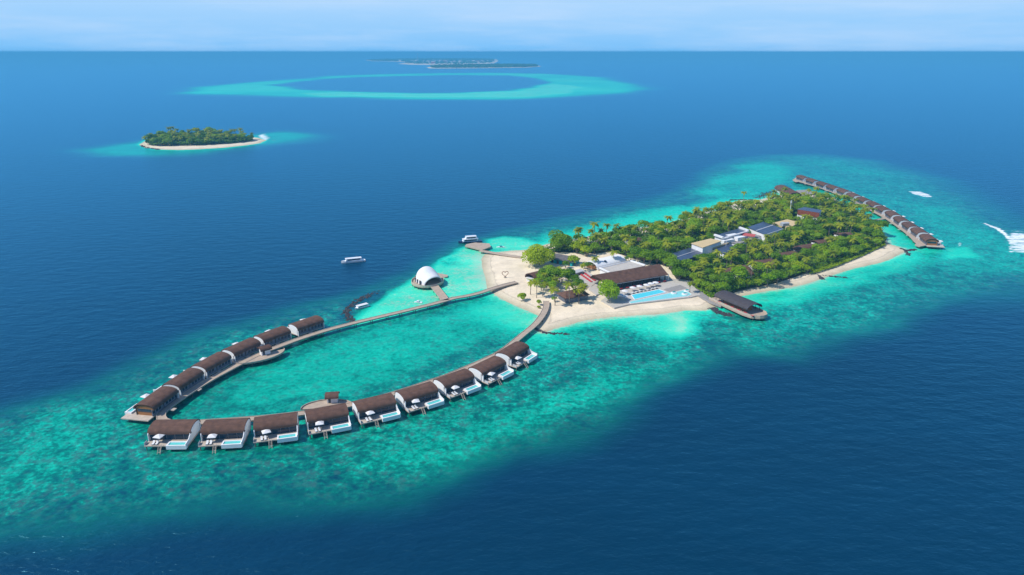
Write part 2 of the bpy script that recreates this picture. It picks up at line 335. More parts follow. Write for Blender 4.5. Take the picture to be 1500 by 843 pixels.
# sea material: bottom tint by depth, coral patches, foam, wave bump
m, n, l, b = new_mat('sea_water')
def attr(nm):
    a_ = n.new('ShaderNodeAttribute'); a_.attribute_name = nm; return a_.outputs['Fac']
def nz(scale, det=5, rough=.6, mp_=None, dist=0.0):
    q = n.new('ShaderNodeTexNoise'); q.inputs['Scale'].default_value = scale; q.inputs['Detail'].default_value = det; q.inputs['Roughness'].default_value = rough; q.inputs['Distortion'].default_value = dist
    l.new(mp_ if mp_ is not None else tcw.outputs['Object'], q.inputs['Vector']); return q.outputs['Fac']
def mth(op, a_, b_=None, c_=None, clamp=False):
    q = n.new('ShaderNodeMath'); q.operation = op; q.use_clamp = clamp
    for i, v in enumerate((a_, b_, c_)):
        if v is None: continue
        if isinstance(v, (int, float)): q.inputs[i].default_value = v
        else: l.new(v, q.inputs[i])
    return q.outputs[0]
def rng(v, a0, a1, b0=0.0, b1=1.0, t='SMOOTHSTEP'):
    q = n.new('ShaderNodeMapRange'); q.interpolation_type = t
    for k, z in zip(('From Min', 'From Max', 'To Min', 'To Max'), (a0, a1, b0, b1)): q.inputs[k].default_value = z
    l.new(v, q.inputs['Value']); return q.outputs[0]
tcw = n.new('ShaderNodeTexCoord')
sh = attr('shallow'); co = attr('coral'); fo = attr('foam')
n1 = nz(0.028, 7, .66, dist=.6); n2 = nz(0.13, 6, .68, dist=.4); n3 = nz(0.55, 4, .65)
edge = mth('MULTIPLY', mth('MULTIPLY', sh, mth('SUBTRACT', 1.0, sh)), 1.1)
s1 = mth('ADD', sh, mth('MULTIPLY', edge, mth('SUBTRACT', n1, .5)))
s2 = mth('ADD', s1, mth('MULTIPLY', mth('MULTIPLY', co, 1.0), mth('SUBTRACT', n2, .52)), clamp=True)
s3 = mth('ADD', s2, mth('MULTIPLY', mth('MULTIPLY', co, .85), mth('SUBTRACT', n3, .5)), clamp=True)
ramp = n.new('ShaderNodeValToRGB'); l.new(s3, ramp.inputs[0]); cr_ = ramp.color_ramp
stops = [(0.0, (0.0, 0.0265, 0.060)), (.16, (0.0, 0.054, 0.074)), (.32, (0.0, 0.105, 0.090)), (.48, (0.0, 0.20, 0.135)), (.62, (0.001, 0.42, 0.275)), (.78, (0.012, 0.62, 0.40)), (.90, (0.075, 0.71, 0.44)), (1.0, (0.56, 0.62, 0.45))]
while len(cr_.elements) > 1: cr_.elements.remove(cr_.elements[-1])
cr_.elements[0].position = 0; cr_.elements[0].color = (*stops[0][1], 1)
for p_, c_ in stops[1:]:
    e_ = cr_.elements.new(p_); e_.color = (*c_, 1)
# coral heads: dark brown green specks in the shallows
ch = mth('MULTIPLY', co, mth('MULTIPLY', rng(n2, .47, .60), rng(nz(0.30, 5, .7), .42, .58)))
vo = n.new('ShaderNodeTexVoronoi'); vo.inputs['Scale'].default_value = .26; vo.inputs['Randomness'].default_value = 1.0
va = n.new('ShaderNodeVectorMath'); va.operation = 'MULTIPLY_ADD'; va.inputs[1].default_value = (3.5, 3.5, 0); l.new(tcw.outputs['Object'], va.inputs[2])
nc = n.new('ShaderNodeTexNoise'); nc.inputs['Scale'].default_value = .3; nc.inputs['Detail'].default_value = 4; l.new(tcw.outputs['Object'], nc.inputs['Vector']); l.new(nc.outputs['Color'], va.inputs[0]); l.new(va.outputs[0], vo.inputs['Vector'])
spots_ = mth('MULTIPLY', mth('MULTIPLY', rng(vo.outputs['Distance'], .18, .42, 1.0, 0.0), rng(nz(.045, 4, .6), .42, .58)), co)
ch = mth('MAXIMUM', ch, mth('MULTIPLY', spots_, .75))
ch = mth('MULTIPLY', ch, rng(sh, .22, .42))
mx = n.new('ShaderNodeMix'); mx.data_type = 'RGBA'; l.new(mth('MULTIPLY', ch, .85), mx.inputs[0]); l.new(ramp.outputs[0], mx.inputs[6]); mx.inputs[7].default_value = (0.038, 0.112, 0.105, 1)
# foam
mpf = n.new('ShaderNodeMapping'); mpf.inputs['Rotation'].default_value = (0, 0, math.radians(35)); mpf.inputs['Scale'].default_value = (.5, 1.6, 1); l.new(tcw.outputs['Object'], mpf.inputs['Vector'])
fm = mth('MULTIPLY', rng(mth('ADD', mth('MULTIPLY', fo, .95), mth('MULTIPLY', mth('SUBTRACT', nz(.16, 8, .8, mpf.outputs[0]), .5), 2.2)), .42, .95), rng(fo, .05, .4), clamp=True)
mx2 = n.new('ShaderNodeMix'); mx2.data_type = 'RGBA'; l.new(fm, mx2.inputs[0]); l.new(mx.outputs[2], mx2.inputs[6]); mx2.inputs[7].default_value = (.82, .86, .88, 1)
# broad wind streaks over deep water
mpv = n.new('ShaderNodeMapping'); mpv.inputs['Rotation'].default_value = (0, 0, math.radians(12)); mpv.inputs['Scale'].default_value = (1, 3.5, 1); l.new(tcw.outputs['Object'], mpv.inputs['Vector'])
ws = rng(nz(0.006, 5, .6, mpv.outputs[0]), .3, .7, .86, 1.16, 'LINEAR')
vm = n.new('ShaderNodeVectorMath'); vm.operation = 'SCALE'; l.new(mx2.outputs[2], vm.inputs[0]); l.new(ws, vm.inputs['Scale'])
l.new(vm.outputs[0], b.inputs['Base Color'])
l.new(rng(fm, 0, 1, .16, .8), b.inputs['Roughness']); b.inputs['Specular IOR Level'].default_value = 0.0
mpw = n.new('ShaderNodeMapping'); mpw.inputs['Rotation'].default_value = (0, 0, math.radians(-28)); mpw.inputs['Scale'].default_value = (1, 2.1, 1); l.new(tcw.outputs['Object'], mpw.inputs['Vector'])
h = mth('ADD', mth('MULTIPLY', nz(.09, 3, .5, mpw.outputs[0]), 1.0), mth('MULTIPLY', nz(.34, 4, .6, mpw.outputs[0], .5), .34))
h = mth('MULTIPLY', h, rng(sh, .2, .6, 1.0, .35))
bu = n.new('ShaderNodeBump'); bu.inputs['Strength'].default_value = 1.0; bu.inputs['Distance'].default_value = 1.02; l.new(h, bu.inputs['Height']); l.new(bu.outputs[0], b.inputs['Normal'])
gl = n.new('ShaderNodeBsdfGlossy'); gl.inputs['Color'].default_value = (.26, .77, 1, 1); gl.inputs['Roughness'].default_value = .28; l.new(bu.outputs[0], gl.inputs['Normal'])
fr = n.new('ShaderNodeFresnel'); fr.inputs['IOR'].default_value = 1.5; l.new(bu.outputs[0], fr.inputs['Normal']); fr2 = n.new('ShaderNodeFresnel'); fr2.inputs['IOR'].default_value = 1.75; frm = mth('ADD', mth('MULTIPLY', fr.outputs[0], .5), mth('MULTIPLY', fr2.outputs[0], .5))
msx = n.new('ShaderNodeMixShader'); l.new(mth('MULTIPLY', mth('MULTIPLY', frm, rng(sh, .3, .9, 1.0, .45)), mth('SUBTRACT', 1.0, fm)), msx.inputs[0]); l.new(b.outputs[0], msx.inputs[1]); l.new(gl.outputs[0], msx.inputs[2]); l.new(msx.outputs[0], n['Material Output'].inputs['Surface'])
me.materials.append(m); me.shade_smooth()
sea = bpy.data.objects.new('sea', me); link(sea); tag(sea, kind='structure')

# sand: height from distance to the waterline
def sand_mat():
    m, n_, l_, b_ = new_mat('coral_sand'); b_.inputs['Roughness'].default_value = .9; b_.inputs['Specular IOR Level'].default_value = .15
    tcn = n_.new('ShaderNodeTexCoord'); ns = n_.new('ShaderNodeTexNoise'); ns.inputs['Scale'].default_value = .08; ns.inputs['Detail'].default_value = 8; ns.inputs['Roughness'].default_value = .7; l_.new(tcn.outputs['Object'], ns.inputs['Vector'])
    sp = n_.new('ShaderNodeSeparateXYZ'); l_.new(tcn.outputs['Object'], sp.inputs[0])
    r1 = n_.new('ShaderNodeMapRange'); r1.inputs['From Min'].default_value = .02; r1.inputs['From Max'].default_value = .62; l_.new(sp.outputs['Z'], r1.inputs['Value'])
    m1 = n_.new('ShaderNodeMix'); m1.data_type = 'RGBA'; m1.inputs[6].default_value = (.50, .44, .29, 1); m1.inputs[7].default_value = (.80, .67, .485, 1); l_.new(r1.outputs[0], m1.inputs[0])
    r2 = n_.new('ShaderNodeMapRange'); r2.inputs['From Min'].default_value = .3; r2.inputs['From Max'].default_value = .7; r2.inputs['To Min'].default_value = .80; r2.inputs['To Max'].default_value = 1.14; l_.new(ns.outputs['Fac'], r2.inputs['Value'])
    v = n_.new('ShaderNodeVectorMath'); v.operation = 'SCALE'; tl = n_.new('ShaderNodeMath'); tl.operation = 'MULTIPLY_ADD'; tl.inputs[1].default_value = .35; l_.new(ns.outputs['Fac'], tl.inputs[0]); l_.new(sp.outputs['Z'], tl.inputs[2])
    cm = n_.new('ShaderNodeMath'); cm.operation = 'COMPARE'; cm.inputs[1].default_value = .70; cm.inputs[2].default_value = .035; l_.new(tl.outputs[0], cm.inputs[0])
    tm_ = n_.new('ShaderNodeMath'); tm_.operation = 'MULTIPLY_ADD'; tm_.inputs[1].default_value = -.16; l_.new(cm.outputs[0], tm_.inputs[0]); l_.new(r2.outputs[0], tm_.inputs[2])
    fn = n_.new('ShaderNodeTexNoise'); fn.inputs['Scale'].default_value = .55; fn.inputs['Detail'].default_value = 6; fn.inputs['Roughness'].default_value = .75; l_.new(tcn.outputs['Object'], fn.inputs['Vector'])
    fm_ = n_.new('ShaderNodeMapRange'); fm_.inputs['From Min'].default_value = .35; fm_.inputs['From Max'].default_value = .65; fm_.inputs['To Min'].default_value = .95; fm_.inputs['To Max'].default_value = 1.05; l_.new(fn.outputs['Fac'], fm_.inputs['Value'])
    tp = n_.new('ShaderNodeMath'); tp.operation = 'MULTIPLY'; l_.new(tm_.outputs[0], tp.inputs[0]); l_.new(fm_.outputs[0], tp.inputs[1])
    l_.new(m1.outputs[2], v.inputs[0]); l_.new(tp.outputs[0], v.inputs['Scale']); l_.new(v.outputs[0], b_.inputs['Base Color'])
    bn = n_.new('ShaderNodeTexNoise'); bn.inputs['Scale'].default_value = .7; bn.inputs['Detail'].default_value = 4; l_.new(tcn.outputs['Object'], bn.inputs['Vector'])
    bb = n_.new('ShaderNodeBump'); bb.inputs['Distance'].default_value = .25; l_.new(bn.outputs['Fac'], bb.inputs['Height']); l_.new(bb.outputs[0], b_.inputs['Normal'])
    return m
M['sand'] = sand_mat()
def terrain(name, poly, step, top, slope, mat_):
    P = np.array(poly); x = np.arange(P[:, 0].min()-12, P[:, 0].max()+12, step); y = np.arange(P[:, 1].min()-12, P[:, 1].max()+12, step)
    XX, YY = np.meshgrid(x, y); d = poly_sd(XX.ravel() + 3*vnoise(XX.ravel(), YY.ravel(), 22), YY.ravel() + 3*vnoise(XX.ravel(), YY.ravel()+90, 22), poly)
    z = np.where(d > 0, top*(1 - np.exp(-d*slope/top)), d*slope) + np.where(d > 6, .12*vnoise(XX.ravel(), YY.ravel(), 14), 0)
    k = len(x); vs = []; fs = []; idx = {}
    keep = d > -8
    for j in range(len(y)-1):
        for i in range(k-1):
            q = (j*k+i, j*k+i+1, (j+1)*k+i+1, (j+1)*k+i)
            if all(keep[a_] for a_ in q):
                f = []
                for a_ in q:
                    if a_ not in idx: idx[a_] = len(vs); vs.append((XX.ravel()[a_], YY.ravel()[a_], z[a_]))
                    f.append(idx[a_])
                fs.append(f)
    mb = MB(); mb.v = vs; mb.f = [tuple(f) for f in fs]
    return tag(mb.build(name, mat_, smooth=True), kind='structure')
terrain('beach', ISLAND, 2.0, 1.3, .11, M['sand'])
terrain('beach', FAR_ISLE, 4.0, 1.6, .10, M['sand'])
# ------------------------------------------------------------------ walkways on piles
DZ = 2.0
def ribbon(mb, pts, wid, z0, z1, off=0.0):
    """box-section ribbon along a line of (x, y) points"""
    n = len(pts); a = []; b = []
    for i in range(n):
        p = Vector(pts[max(i-1, 0)]); q = Vector(pts[min(i+1, n-1)]); t = (q - p).normalized(); nn = Vector((-t.y, t.x))
        c = Vector(pts[i]) + nn*off; a.append(c + nn*wid/2); b.append(c - nn*wid/2)
    vs = []; fs = []
    for i in range(n): vs += [(a[i].x, a[i].y, z0), (b[i].x, b[i].y, z0), (b[i].x, b[i].y, z1), (a[i].x, a[i].y, z1)]
    for i in range(n-1):
        k = 4*i
        for j in range(4): fs.append((k+j, k+(j+1) % 4, k+4+(j+1) % 4, k+4+j)[::-1])
    fs += [(0, 1, 2, 3), (4*n-1, 4*n-2, 4*n-3, 4*n-4)]
    mb.add(vs, fs)
def walkway(name, pix, wid, label, cat='walkway', z=DZ, spacing=7.0, z_end=None, piles=True):
    pts = spline(ats(pix, z), 2.5)
    root = empty(name, (pts[0][0], pts[0][1], 0), 0, label, cat)
    loc = [(x - pts[0][0], y - pts[0][1]) for x, y in pts]
    mb = MB(); ribbon(mb, loc, wid, z-.35, z); mb.build('deck', M['walk'], root)
    for s in (-1, 1):
        e = MB(); ribbon(e, loc, .16, z+.004, z+.22, s*(wid/2-.09)); e.build('kerb_rail', M['deck'], root)
    if piles:
        d = 0; cnt = 0; pm = MB(); pm.tube((0, 0, -.5), (0, 0, z-.36), .17, .17, 6); cap = None; proto = None
        for i in range(1, len(loc)-1):
            d += math.dist(loc[i], loc[i-1])
            if d > spacing and cnt < 98:
                d = 0
                t = Vector(loc[i+1]) - Vector(loc[i-1]); t.normalize(); nn = Vector((-t.y, t.x))
                for s in (-1, 1):
                    p = Vector(loc[i]) + nn*s*(wid/2-.35)
                    if proto is None: proto = pm.build('pile', M['pile'], root, (p.x, p.y, 0))
                    else: proto.copy(); c = link(proto.copy(), root); c.location = (p.x, p.y, 0)
                    cnt += 1
    return root, pts
walkA = [(757, 413.5), (738, 418), (720, 423.5), (700, 430), (680, 434.5), (665, 437), (640, 444), (600, 454), (560, 463.5), (520, 473), (480, 483.5), (440, 496), (410, 507), (385, 516.5), (360, 528.5), (335, 541.5), (310, 555), (285, 570), (262, 585), (245, 597), (236, 607), (239, 616), (252, 620)]
walkB = [(800, 441), (800, 449), (795, 461), (783, 476), (765, 491), (747, 506), (728, 519), (690, 536.5), (655, 551), (620, 563), (585, 574.5), (550, 584.5), (515, 593), (470, 601.5), (420, 608.5), (370, 613.5), (330, 616.5), (290, 619), (256, 620.5)]
walkway('overwater_walkway', walkA, 3.3, 'long curved timber walkway on piles running from the beach past the dome to the bend')
walkway('overwater_walkway', walkB, 3.3, 'curved timber walkway behind the villas with pools, reaching the sand beside the round bush')
walkway('overwater_walkway', [(1166, 264.5), (1190, 271), (1220, 281), (1250, 293), (1280, 309), (1300, 320), (1318, 332), (1335, 345), (1346, 356), (1353, 358)], 4.6, 'straight grey walkway serving the distant row of villas beyond the trees', spacing=10)
walkway('footbridge', [(1261, 322.5), (1275, 323.5), (1296, 320.5)], 3.0, 'short footbridge joining the wooded island to the distant villa row', 'bridge', spacing=6)
walkway('link_walkway', [(652, 440), (648, 434), (640, 424), (636, 419)], 4.6, 'short wide spur of decking leading into the white domed pavilion', spacing=5)

# ------------------------------------------------------------------ overwater villas
def arch(half, ze, zp, k=2.3, n=18):
    return [(half*math.sin(a)*1.0, ze + (zp-ze)*max(0.0, math.cos(a))**0.72) for a in [(-math.pi/2 + math.pi*i/n) for i in range(n+1)]]
HALF, ZE, ZP, YO = 4.25, 2.45, 4.75, -1.0
def villa(gable=False):
    """local: x along the ridge, +y to the open sea, z from the water; pool at -x"""
    r = empty('overwater_villa', label='x', cat='villa')
    f = MB(); f.box((0, .9, DZ-.2), (15.0, 11.2, .4)); 
    if gable: f.box((9.0 if gable > 0 else -9.0, 0.9, DZ-.2), (3.0, 11.2, .4))
    f.build('deck', M['deck'], r)
    if not hasattr(villa, 'pile'): villa.pile = None
    for x in (-7, -2.3, 2.3, 7):
        for y in (-4.0, 1.2, 6.0):
            p = MB().tube((0, 0, -.5), (0, 0, DZ-.41), .2, .2, 6) if villa.pile is None else None
            if p: q = p.build('pile', M['pile'], r, (x, y, 0)); villa.pile = q
            else: q = link(villa.pile.copy(), r); q.location = (x, y, 0)
    # roof: curved shell with thickness
    o = [(y+YO, z) for y, z in arch(HALF, ZE, ZP)]; i = [(y+YO, z) for y, z in arch(HALF-.35, ZE-.05, ZP-.35)]
    MB().profile([(y, z+DZ) for y, z in o] + [(y, z+DZ) for y, z in i[::-1]], -7.4, 7.4).build('roof', M['roof'], r, smooth=False)
    body = [(y+YO, z) for y, z in arch(HALF-.7, ZE-.35, ZP-.75)]; FR_Y = HALF+YO; BK_Y = -HALF+YO
    # end walls: rendered white, following the vault, a step above it
    wl = [(y*.985, z+DZ-.08) for y, z in o if y < FR_Y*.97] + [(FR_Y+.3, DZ+2.5), (FR_Y+.3, DZ-.45), (BK_Y+.05, DZ-.45)]
    for s in (-1, 1):
        if gable and s == (1 if gable > 0 else -1):
            g = MB().profile([(BK_Y+.8, DZ)] + [(y, z+DZ) for y, z in body if z > 1.4] + [(FR_Y-.8, DZ)], s*6.9-.1, s*6.9+.1); wo = g.build('gable_wall', M['wood'], r)
            MB().box((s*7.04, YO, DZ+2.0), (.12, 5.4, 1.2)).build('window', M['glass'], wo)
            continue
        if s == -1: prof = wl[:-3] + [(FR_Y+.1, DZ+2.5), (FR_Y+.9, DZ+2.1), (FR_Y+1.3, DZ+1.7), (7.5, DZ+1.2), (7.5, DZ-.7), (BK_Y+.05, DZ-.45)]
        else: prof = wl
        MB().profile(prof, s*7.2-.13, s*7.2+.13).build('end_wall', M['white'], r)
    # sea front: glass bays between posts
    MB().box((0, FR_Y-.85, DZ+2.75), (14.8, .3, .5)).build('lintel', M['darkwood'], r)
    for k in range(5):
        w_ = MB().box((-5.9 + k*2.95, FR_Y-.9, DZ+1.25), (2.75, .12, 2.5)).build('window', M['glass'], r)
        MB().box((-5.9 + k*2.95 + 1.45, FR_Y-.85, DZ+1.25), (.14, .22, 2.5)).build('frame', M['wall'], w_)
    # walkway side: louvred wall with door recess and narrow windows
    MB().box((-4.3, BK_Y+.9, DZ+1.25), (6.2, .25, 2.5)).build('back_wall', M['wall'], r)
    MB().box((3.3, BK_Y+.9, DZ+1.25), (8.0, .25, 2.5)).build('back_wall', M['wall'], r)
    MB().box((-.95, BK_Y+1.3, DZ+1.1), (.6, .1, 2.2)).build('door', M['darkwood'], r)
    for x in (-6.5, -4.8, -3.1, 1.0, 2.8, 4.6, 6.3):
        MB().box((x, BK_Y+.75, DZ+1.5), (1.1, .08, 1.3)).build('window', M['glass'], r)
    # plunge pool
    pool = MB(); x0, x1, y0, y1 = -7.07, -.4, 4.7, 7.5
    pool.box(((x0+x1)/2, y0+.25, DZ-.15), (x1-x0, .5, 1.5)); pool.box(((x0+x1)/2, y1-.25, DZ-.15), (x1-x0, .5, 1.5))
    pool.box((x0+.25, (y0+y1)/2, DZ-.15), (.5, y1-y0-1.0, 1.5)); pool.box((x1-.25, (y0+y1)/2, DZ-.15), (.5, y1-y0-1.0, 1.5)); pool.box(((x0+x1)/2, (y0+y1)/2, DZ-.65), (x1-x0-1, y1-y0-1, .5))
    pb = pool.build('plunge_pool', M['white'], r)
    MB().box(((x0+x1)/2, (y0+y1)/2, DZ+.3), (x1-x0-1, y1-y0-1, .1)).build('pool_water', M['poolwater'], pb)
    # ladder to the water
    ld = MB()
    for s in (-.5, .5): ld.tube((1.9+s, 6.5, DZ+.6), (1.9+s, 8.8, -.3), .09, .09, 5)
    for k in range(6): ld.box((1.9, 6.65+k*.36, DZ-.2-k*.37), (.95, .22, .06))
    ld.build('ladder', M['deck'], r)
    # privacy screen on the side without pool
    MB().box((7.4, 5.3, DZ+.5), (.1, 2.0, 1.0)).build('balustrade', M['whitewood'], r)
    # link to the walkway
    MB().box((-.95, BK_Y-1.2, DZ-.22), (1.8, 5.4, .3)).build('entrance_bridge', M['deck'], r)
    return r
def sunshade():
    r = empty('sunshade', label='x', cat='sunshade')
    MB().tube((0, 0, 0), (0, 0, 2.7), .05, .05, 6).build('pole', M['grey'], r)
    c = MB(); s = 1.45; c.add([(-s, -s, 2.35), (s, -s, 2.35), (s, s, 2.35), (-s, s, 2.35), (0, 0, 2.95), (-s, -s, 2.2), (s, -s, 2.2), (s, s, 2.2), (-s, s, 2.2)],
        [(0, 1, 4), (1, 2, 4), (2, 3, 4), (3, 0, 4), (0, 5, 6, 1), (1, 6, 7, 2), (2, 7, 8, 3), (3, 8, 5, 0)]); c.build('canopy', M['canvas'], r)
    MB().tube((0, 0, 0), (0, 0, .12), .4, .35, 10).build('base', M['grey'], r)
    return r
def lounger():
    r = empty('sun_lounger', label='x', cat='sun lounger')
    f = MB(); f.box((0, 0, .24), (.75, 2.0, .06))
    for x in (-.3, .3):
        for y in (-.85, .85): f.box((x, y, .105), (.07, .07, .21))
    f.build('frame', M['darkwood'], r)
    q = MB(); q.box((0, -.35, .36), (.72, 1.25, .16)); q.add([(-.36, .28, .28), (.36, .28, .28), (.36, 1.0, .78), (-.36, 1.0, .78), (-.36, .2, .44), (.36, .2, .44), (.36, .92, .92), (-.36, .92, .92)],
        [(0, 3, 2, 1), (4, 5, 6, 7), (0, 1, 5, 4), (1, 2, 6, 5), (2, 3, 7, 6), (3, 0, 4, 7)]); q.build('cushion', M['cushion'], r)
    return r
VP = villa(); VG = None
SP = sunshade(); LP = lounger(); used = dict(v=False, s=False, l=False)
def put(proto, key, loc, rz, label, group):
    if not used.get(key): used[key] = True; o = proto; o.location = loc; o.rotation_euler = (0, 0, rz); o['label'] = label; o['group'] = group; return o
    return copy_tree(proto, loc, rz, label=label, group=group)
ORD = ['first', 'second', 'third', 'fourth', 'fifth', 'sixth', 'seventh', 'eighth', 'ninth', 'tenth', 'eleventh', 'twelfth', 'thirteenth', 'fourteenth']
rowB = ats([(245,633),(324,632),(403,624.5),(481,611.5),(554,596),(619.5,578.5),(676,558.5),(727,538.5),(764.5,515.5)], 6.0)
rowA = ats([(222,581),(262,552.5),(304,527),(349,505),(395,486.5),(445,470)], 6.0)
rowC = ats([(1080+x*.261, 230+y*.261) for x, y in [(380,115),(435,133),(495,152),(552,171),(612,192),(668,216),(725,241),(782,266),(836,293),(890,322),(938,354),(988,386),(1040,419),(1092,457)]], 5.4)
def place_row(pts, outward, group, fmt, key, gable_at=None, gable_sign=0, loungers=True, shade=True):
    for i, p in enumerate(pts):
        a = Vector(pts[max(i-1, 0)]); b_ = Vector(pts[min(i+1, len(pts)-1)]); t = (b_-a).normalized(); nrm = Vector((-t.y, t.x))
        if nrm.dot(Vector(outward)) < 0: nrm = -nrm
        rz = math.atan2(nrm.y, nrm.x) - math.pi/2
        c = Vector(p) - nrm*(4.1 if key == 'B' else .8)
        lab = fmt[0] % ORD[i]
        if i == gable_at:
            v = villa(gable_sign); v.location = (c.x, c.y, 0); v.rotation_euler = (0, 0, rz); v['label'] = fmt[1]; v['group'] = group
        else: v = put(VP, 'v', (c.x, c.y, 0), rz, lab, group)
        ex = Vector((math.cos(rz), math.sin(rz)))
        q = c + nrm*(3.9 if key == 'B' else 5.6) + ex*(3.2 if key == 'B' else 2.8)
        if shade: put(SP, 's', (q.x, q.y, DZ), rz + .12*((i*7) % 5 - 2), fmt[2] % ORD[i], group.replace('villas', 'sunshades')[:60])
        if loungers:
            for s in (0, 1):
                q = c + nrm*(5.2) + ex*(3.6 + 1.2*s)
                put(LP, 'l', (q.x, q.y, DZ), rz + math.pi + .1, ('white sun lounger %s the pool, on deck of %s villa from the walkway bend' % (('beside', 'farther from')[s], ORD[i])), 'sun loungers on villa decks')
place_row(rowB, (0.2, -1), 'villas with plunge pools along the curved walkway', ('%s brown-roofed villa from the walkway bend, pool deck facing open sea', '', 'pale square sunshade on pool deck of the %s villa from the bend'), 'B')
place_row(rowA, (-1, 0.3), 'villas backing on the lagoon walkway', ('%s vaulted villa up the far arm of the lagoon, its back to the walkway', 'end villa of the far lagoon arm, orange timber gable open over its deck', 'white sunshade peeking above the roof of the %s villa on the far lagoon arm'), 'A', 0, -1, loungers=False)
place_row(rowC, (1, 0.1), 'villas in the distant row beyond the trees', ('%s small brown villa of the distant row, counted from its outer tip', 'end villa of the distant row, open timber gable nearest the sand spit', 'white sunshade behind the roof of the %s villa of the distant row'), 'C', 13, 1, loungers=False)

# lookout platforms with small kiosks
def kiosk(px, py, rz, label, plat_label, r=8.5, half_dir=(0, -1)):
    c = at(px, py, DZ); p = []
    root = empty('viewing_platform', (c[0], c[1], 0), rz, plat_label, 'platform')
    for i in range(25):
        a = math.pi*i/24; p.append((r*1.15*math.cos(a), r*.72*math.sin(a)))
    MB().prism(p, DZ-.3, DZ+.02).build('deck', M['walk'], root)
    e = MB(); ribbon(e, [(x*.985, y*.985) for x, y in p], .2, DZ+.024, DZ+.5); e.build('railing', M['deck'], root)
    for i in range(3, 22, 3):
        a = math.pi*i/24; MB().tube((r*1.02*math.cos(a), r*.64*math.sin(a), -.5), (r*1.02*math.cos(a), r*.64*math.sin(a), DZ-.31), .16, .16, 6).build('pile', M['pile'], root)
    return root, c
r_, c_ = kiosk(377, 520.5, math.radians(-145), '', 'half-round timber platform bulging into the lagoon below the far villas', r=10.5)
kc = at(388.5, 518.5, DZ)
def hut(c, rz, label):
    k = empty('kiosk', (c[0], c[1], DZ+.02), rz, label, 'kiosk')
    MB().box((0, 0, 1.2), (4.0, 2.6, 2.4)).build('wall', M['white'], k)
    o = arch(2.3, 2.3, 3.7, n=10); i = arch(2.1, 2.25, 3.5, n=10)
    MB().profile(o + i[::-1], -2.6, 2.6).build('roof', M['roof'], k)
    MB().box((-1.0, -1.33, 1.1), (1.0, .06, 2.0)).build('door', M['glass'], k)
hut(kc, math.radians(40), 'small white kiosk with brown roof on the platform by the far arm')
r2_, c2_ = kiosk(479, 597.5, math.radians(8), '', 'half-round timber platform bulging into the lagoon behind the villas with pools')
hut(at(487.5, 588.5, DZ), math.radians(8), 'small white kiosk with brown roof on the platform behind the pool villas')
# end platforms of the distant row
def slab_thing(name, pix, z0, z1, m, label, cat, pile_step=None, z=DZ):
    P = ats(pix, z1); c = (sum(p[0] for p in P)/len(P), sum(p[1] for p in P)/len(P))
    r = empty(name, (c[0], c[1], 0), 0, label, cat); loc = [(x-c[0], y-c[1]) for x, y in P]
    MB().prism(loc, z0, z1).build('deck', m, r)
    if pile_step:
        for i in range(len(loc)):
            a = Vector(loc[i-1]); b_ = Vector(loc[i]); k = max(1, int((b_-a).length/pile_step))
            for j in range(k):
                q = (a + (b_-a)*(j/k))*.93; MB().tube((q.x, q.y, -.5), (q.x, q.y, z0-.01), .2, .2, 6).build('pile', M['pile'], r)
    return r
slab_thing('platform', [(1340,359),(1346,352),(1358,354),(1357,359.5),(1347,361.5)], 1.5, 2.03, M['walk'], 'angular end platform of the distant walkway beside the last villa', 'platform')
slab_thing('platform', [(1161,264),(1166,260.5),(1174,262),(1175,266),(1166,267)], 1.5, 2.03, M['walk'], 'small platform at the outer tip of the distant walkway', 'platform')
slab_thing('raft', [(638,402.5),(641,400.2),(656,403),(655.5,405.5),(652,405.8)], .2, .9, M['walk'], 'floating timber raft moored behind the white dome', 'raft')

# ------------------------------------------------------------------ domed pavilion
pc = at(626.5, 412, DZ); root = empty('platform', (pc[0], pc[1], 0), 0, 'round timber platform on piles carrying the white dome', 'platform')
MB().prism([(9.6*math.cos(a*math.pi/18), 11.2*math.sin(a*math.pi/18)) for a in range(36)], DZ-.5, DZ+.03).build('deck', M['walk'], root)
e = MB(); ribbon(e, [(9.4*math.cos(a*math.pi/18), 11.0*math.sin(a*math.pi/18)) for a in range(-6-9, 22)], .15, DZ+.034, DZ+.9); e.build('railing', M['deck'], root)
for a in range(0, 36, 2):
    MB().tube((9.0*math.cos(a*math.pi/18), 10.6*math.sin(a*math.pi/18), -.5), (9.0*math.cos(a*math.pi/18), 10.6*math.sin(a*math.pi/18), DZ-.51), .2, .2, 6).build('pile', M['pile'], root)
ax = math.atan2(-.80, .60)
dome = empty('domed_pavilion', (pc[0], pc[1], DZ+.03), ax, 'white shell-shaped dome pavilion open at one end, standing over the water', 'pavilion')
d = MB(); nu, nv = 22, 20; vs = []; inner = []
for k in range(nu+1):
    t = k/nu; x = -9.3 + 15.6*t
    rr = 6.9*(math.sin(min(t/.62, 1)*math.pi/2))**.62 * (1 - .16*max(0, (t-.62)/.38)**1.3)
    hh = 8.9*(math.sin(min(t/.60, 1)*math.pi/2))**.60 * (1 - .50*max(0, (t-.48)/.52)**1.35)
    for j in range(nv+1):
        a = math.pi*j/nv; ov = 1.6*math.sin(a)*max(0, (t-.8)/.2)
        vs.append((x + ov, rr*math.cos(a), hh*math.sin(a)**.9)); inner.append((x + ov, (rr-.25)*math.cos(a), max(0, (hh-.25)*math.sin(a)**.9)))
fs = [(k*(nv+1)+j, k*(nv+1)+j+1, (k+1)*(nv+1)+j+1, (k+1)*(nv+1)+j) for k in range(nu) for j in range(nv)]
nn_ = len(vs); fs += [tuple(q + nn_ for q in f[::-1]) for f in fs]
fs += [(nu*(nv+1)+j, nu*(nv+1)+j+1, nn_ + nu*(nv+1)+j+1, nn_ + nu*(nv+1)+j) for j in range(nv)]
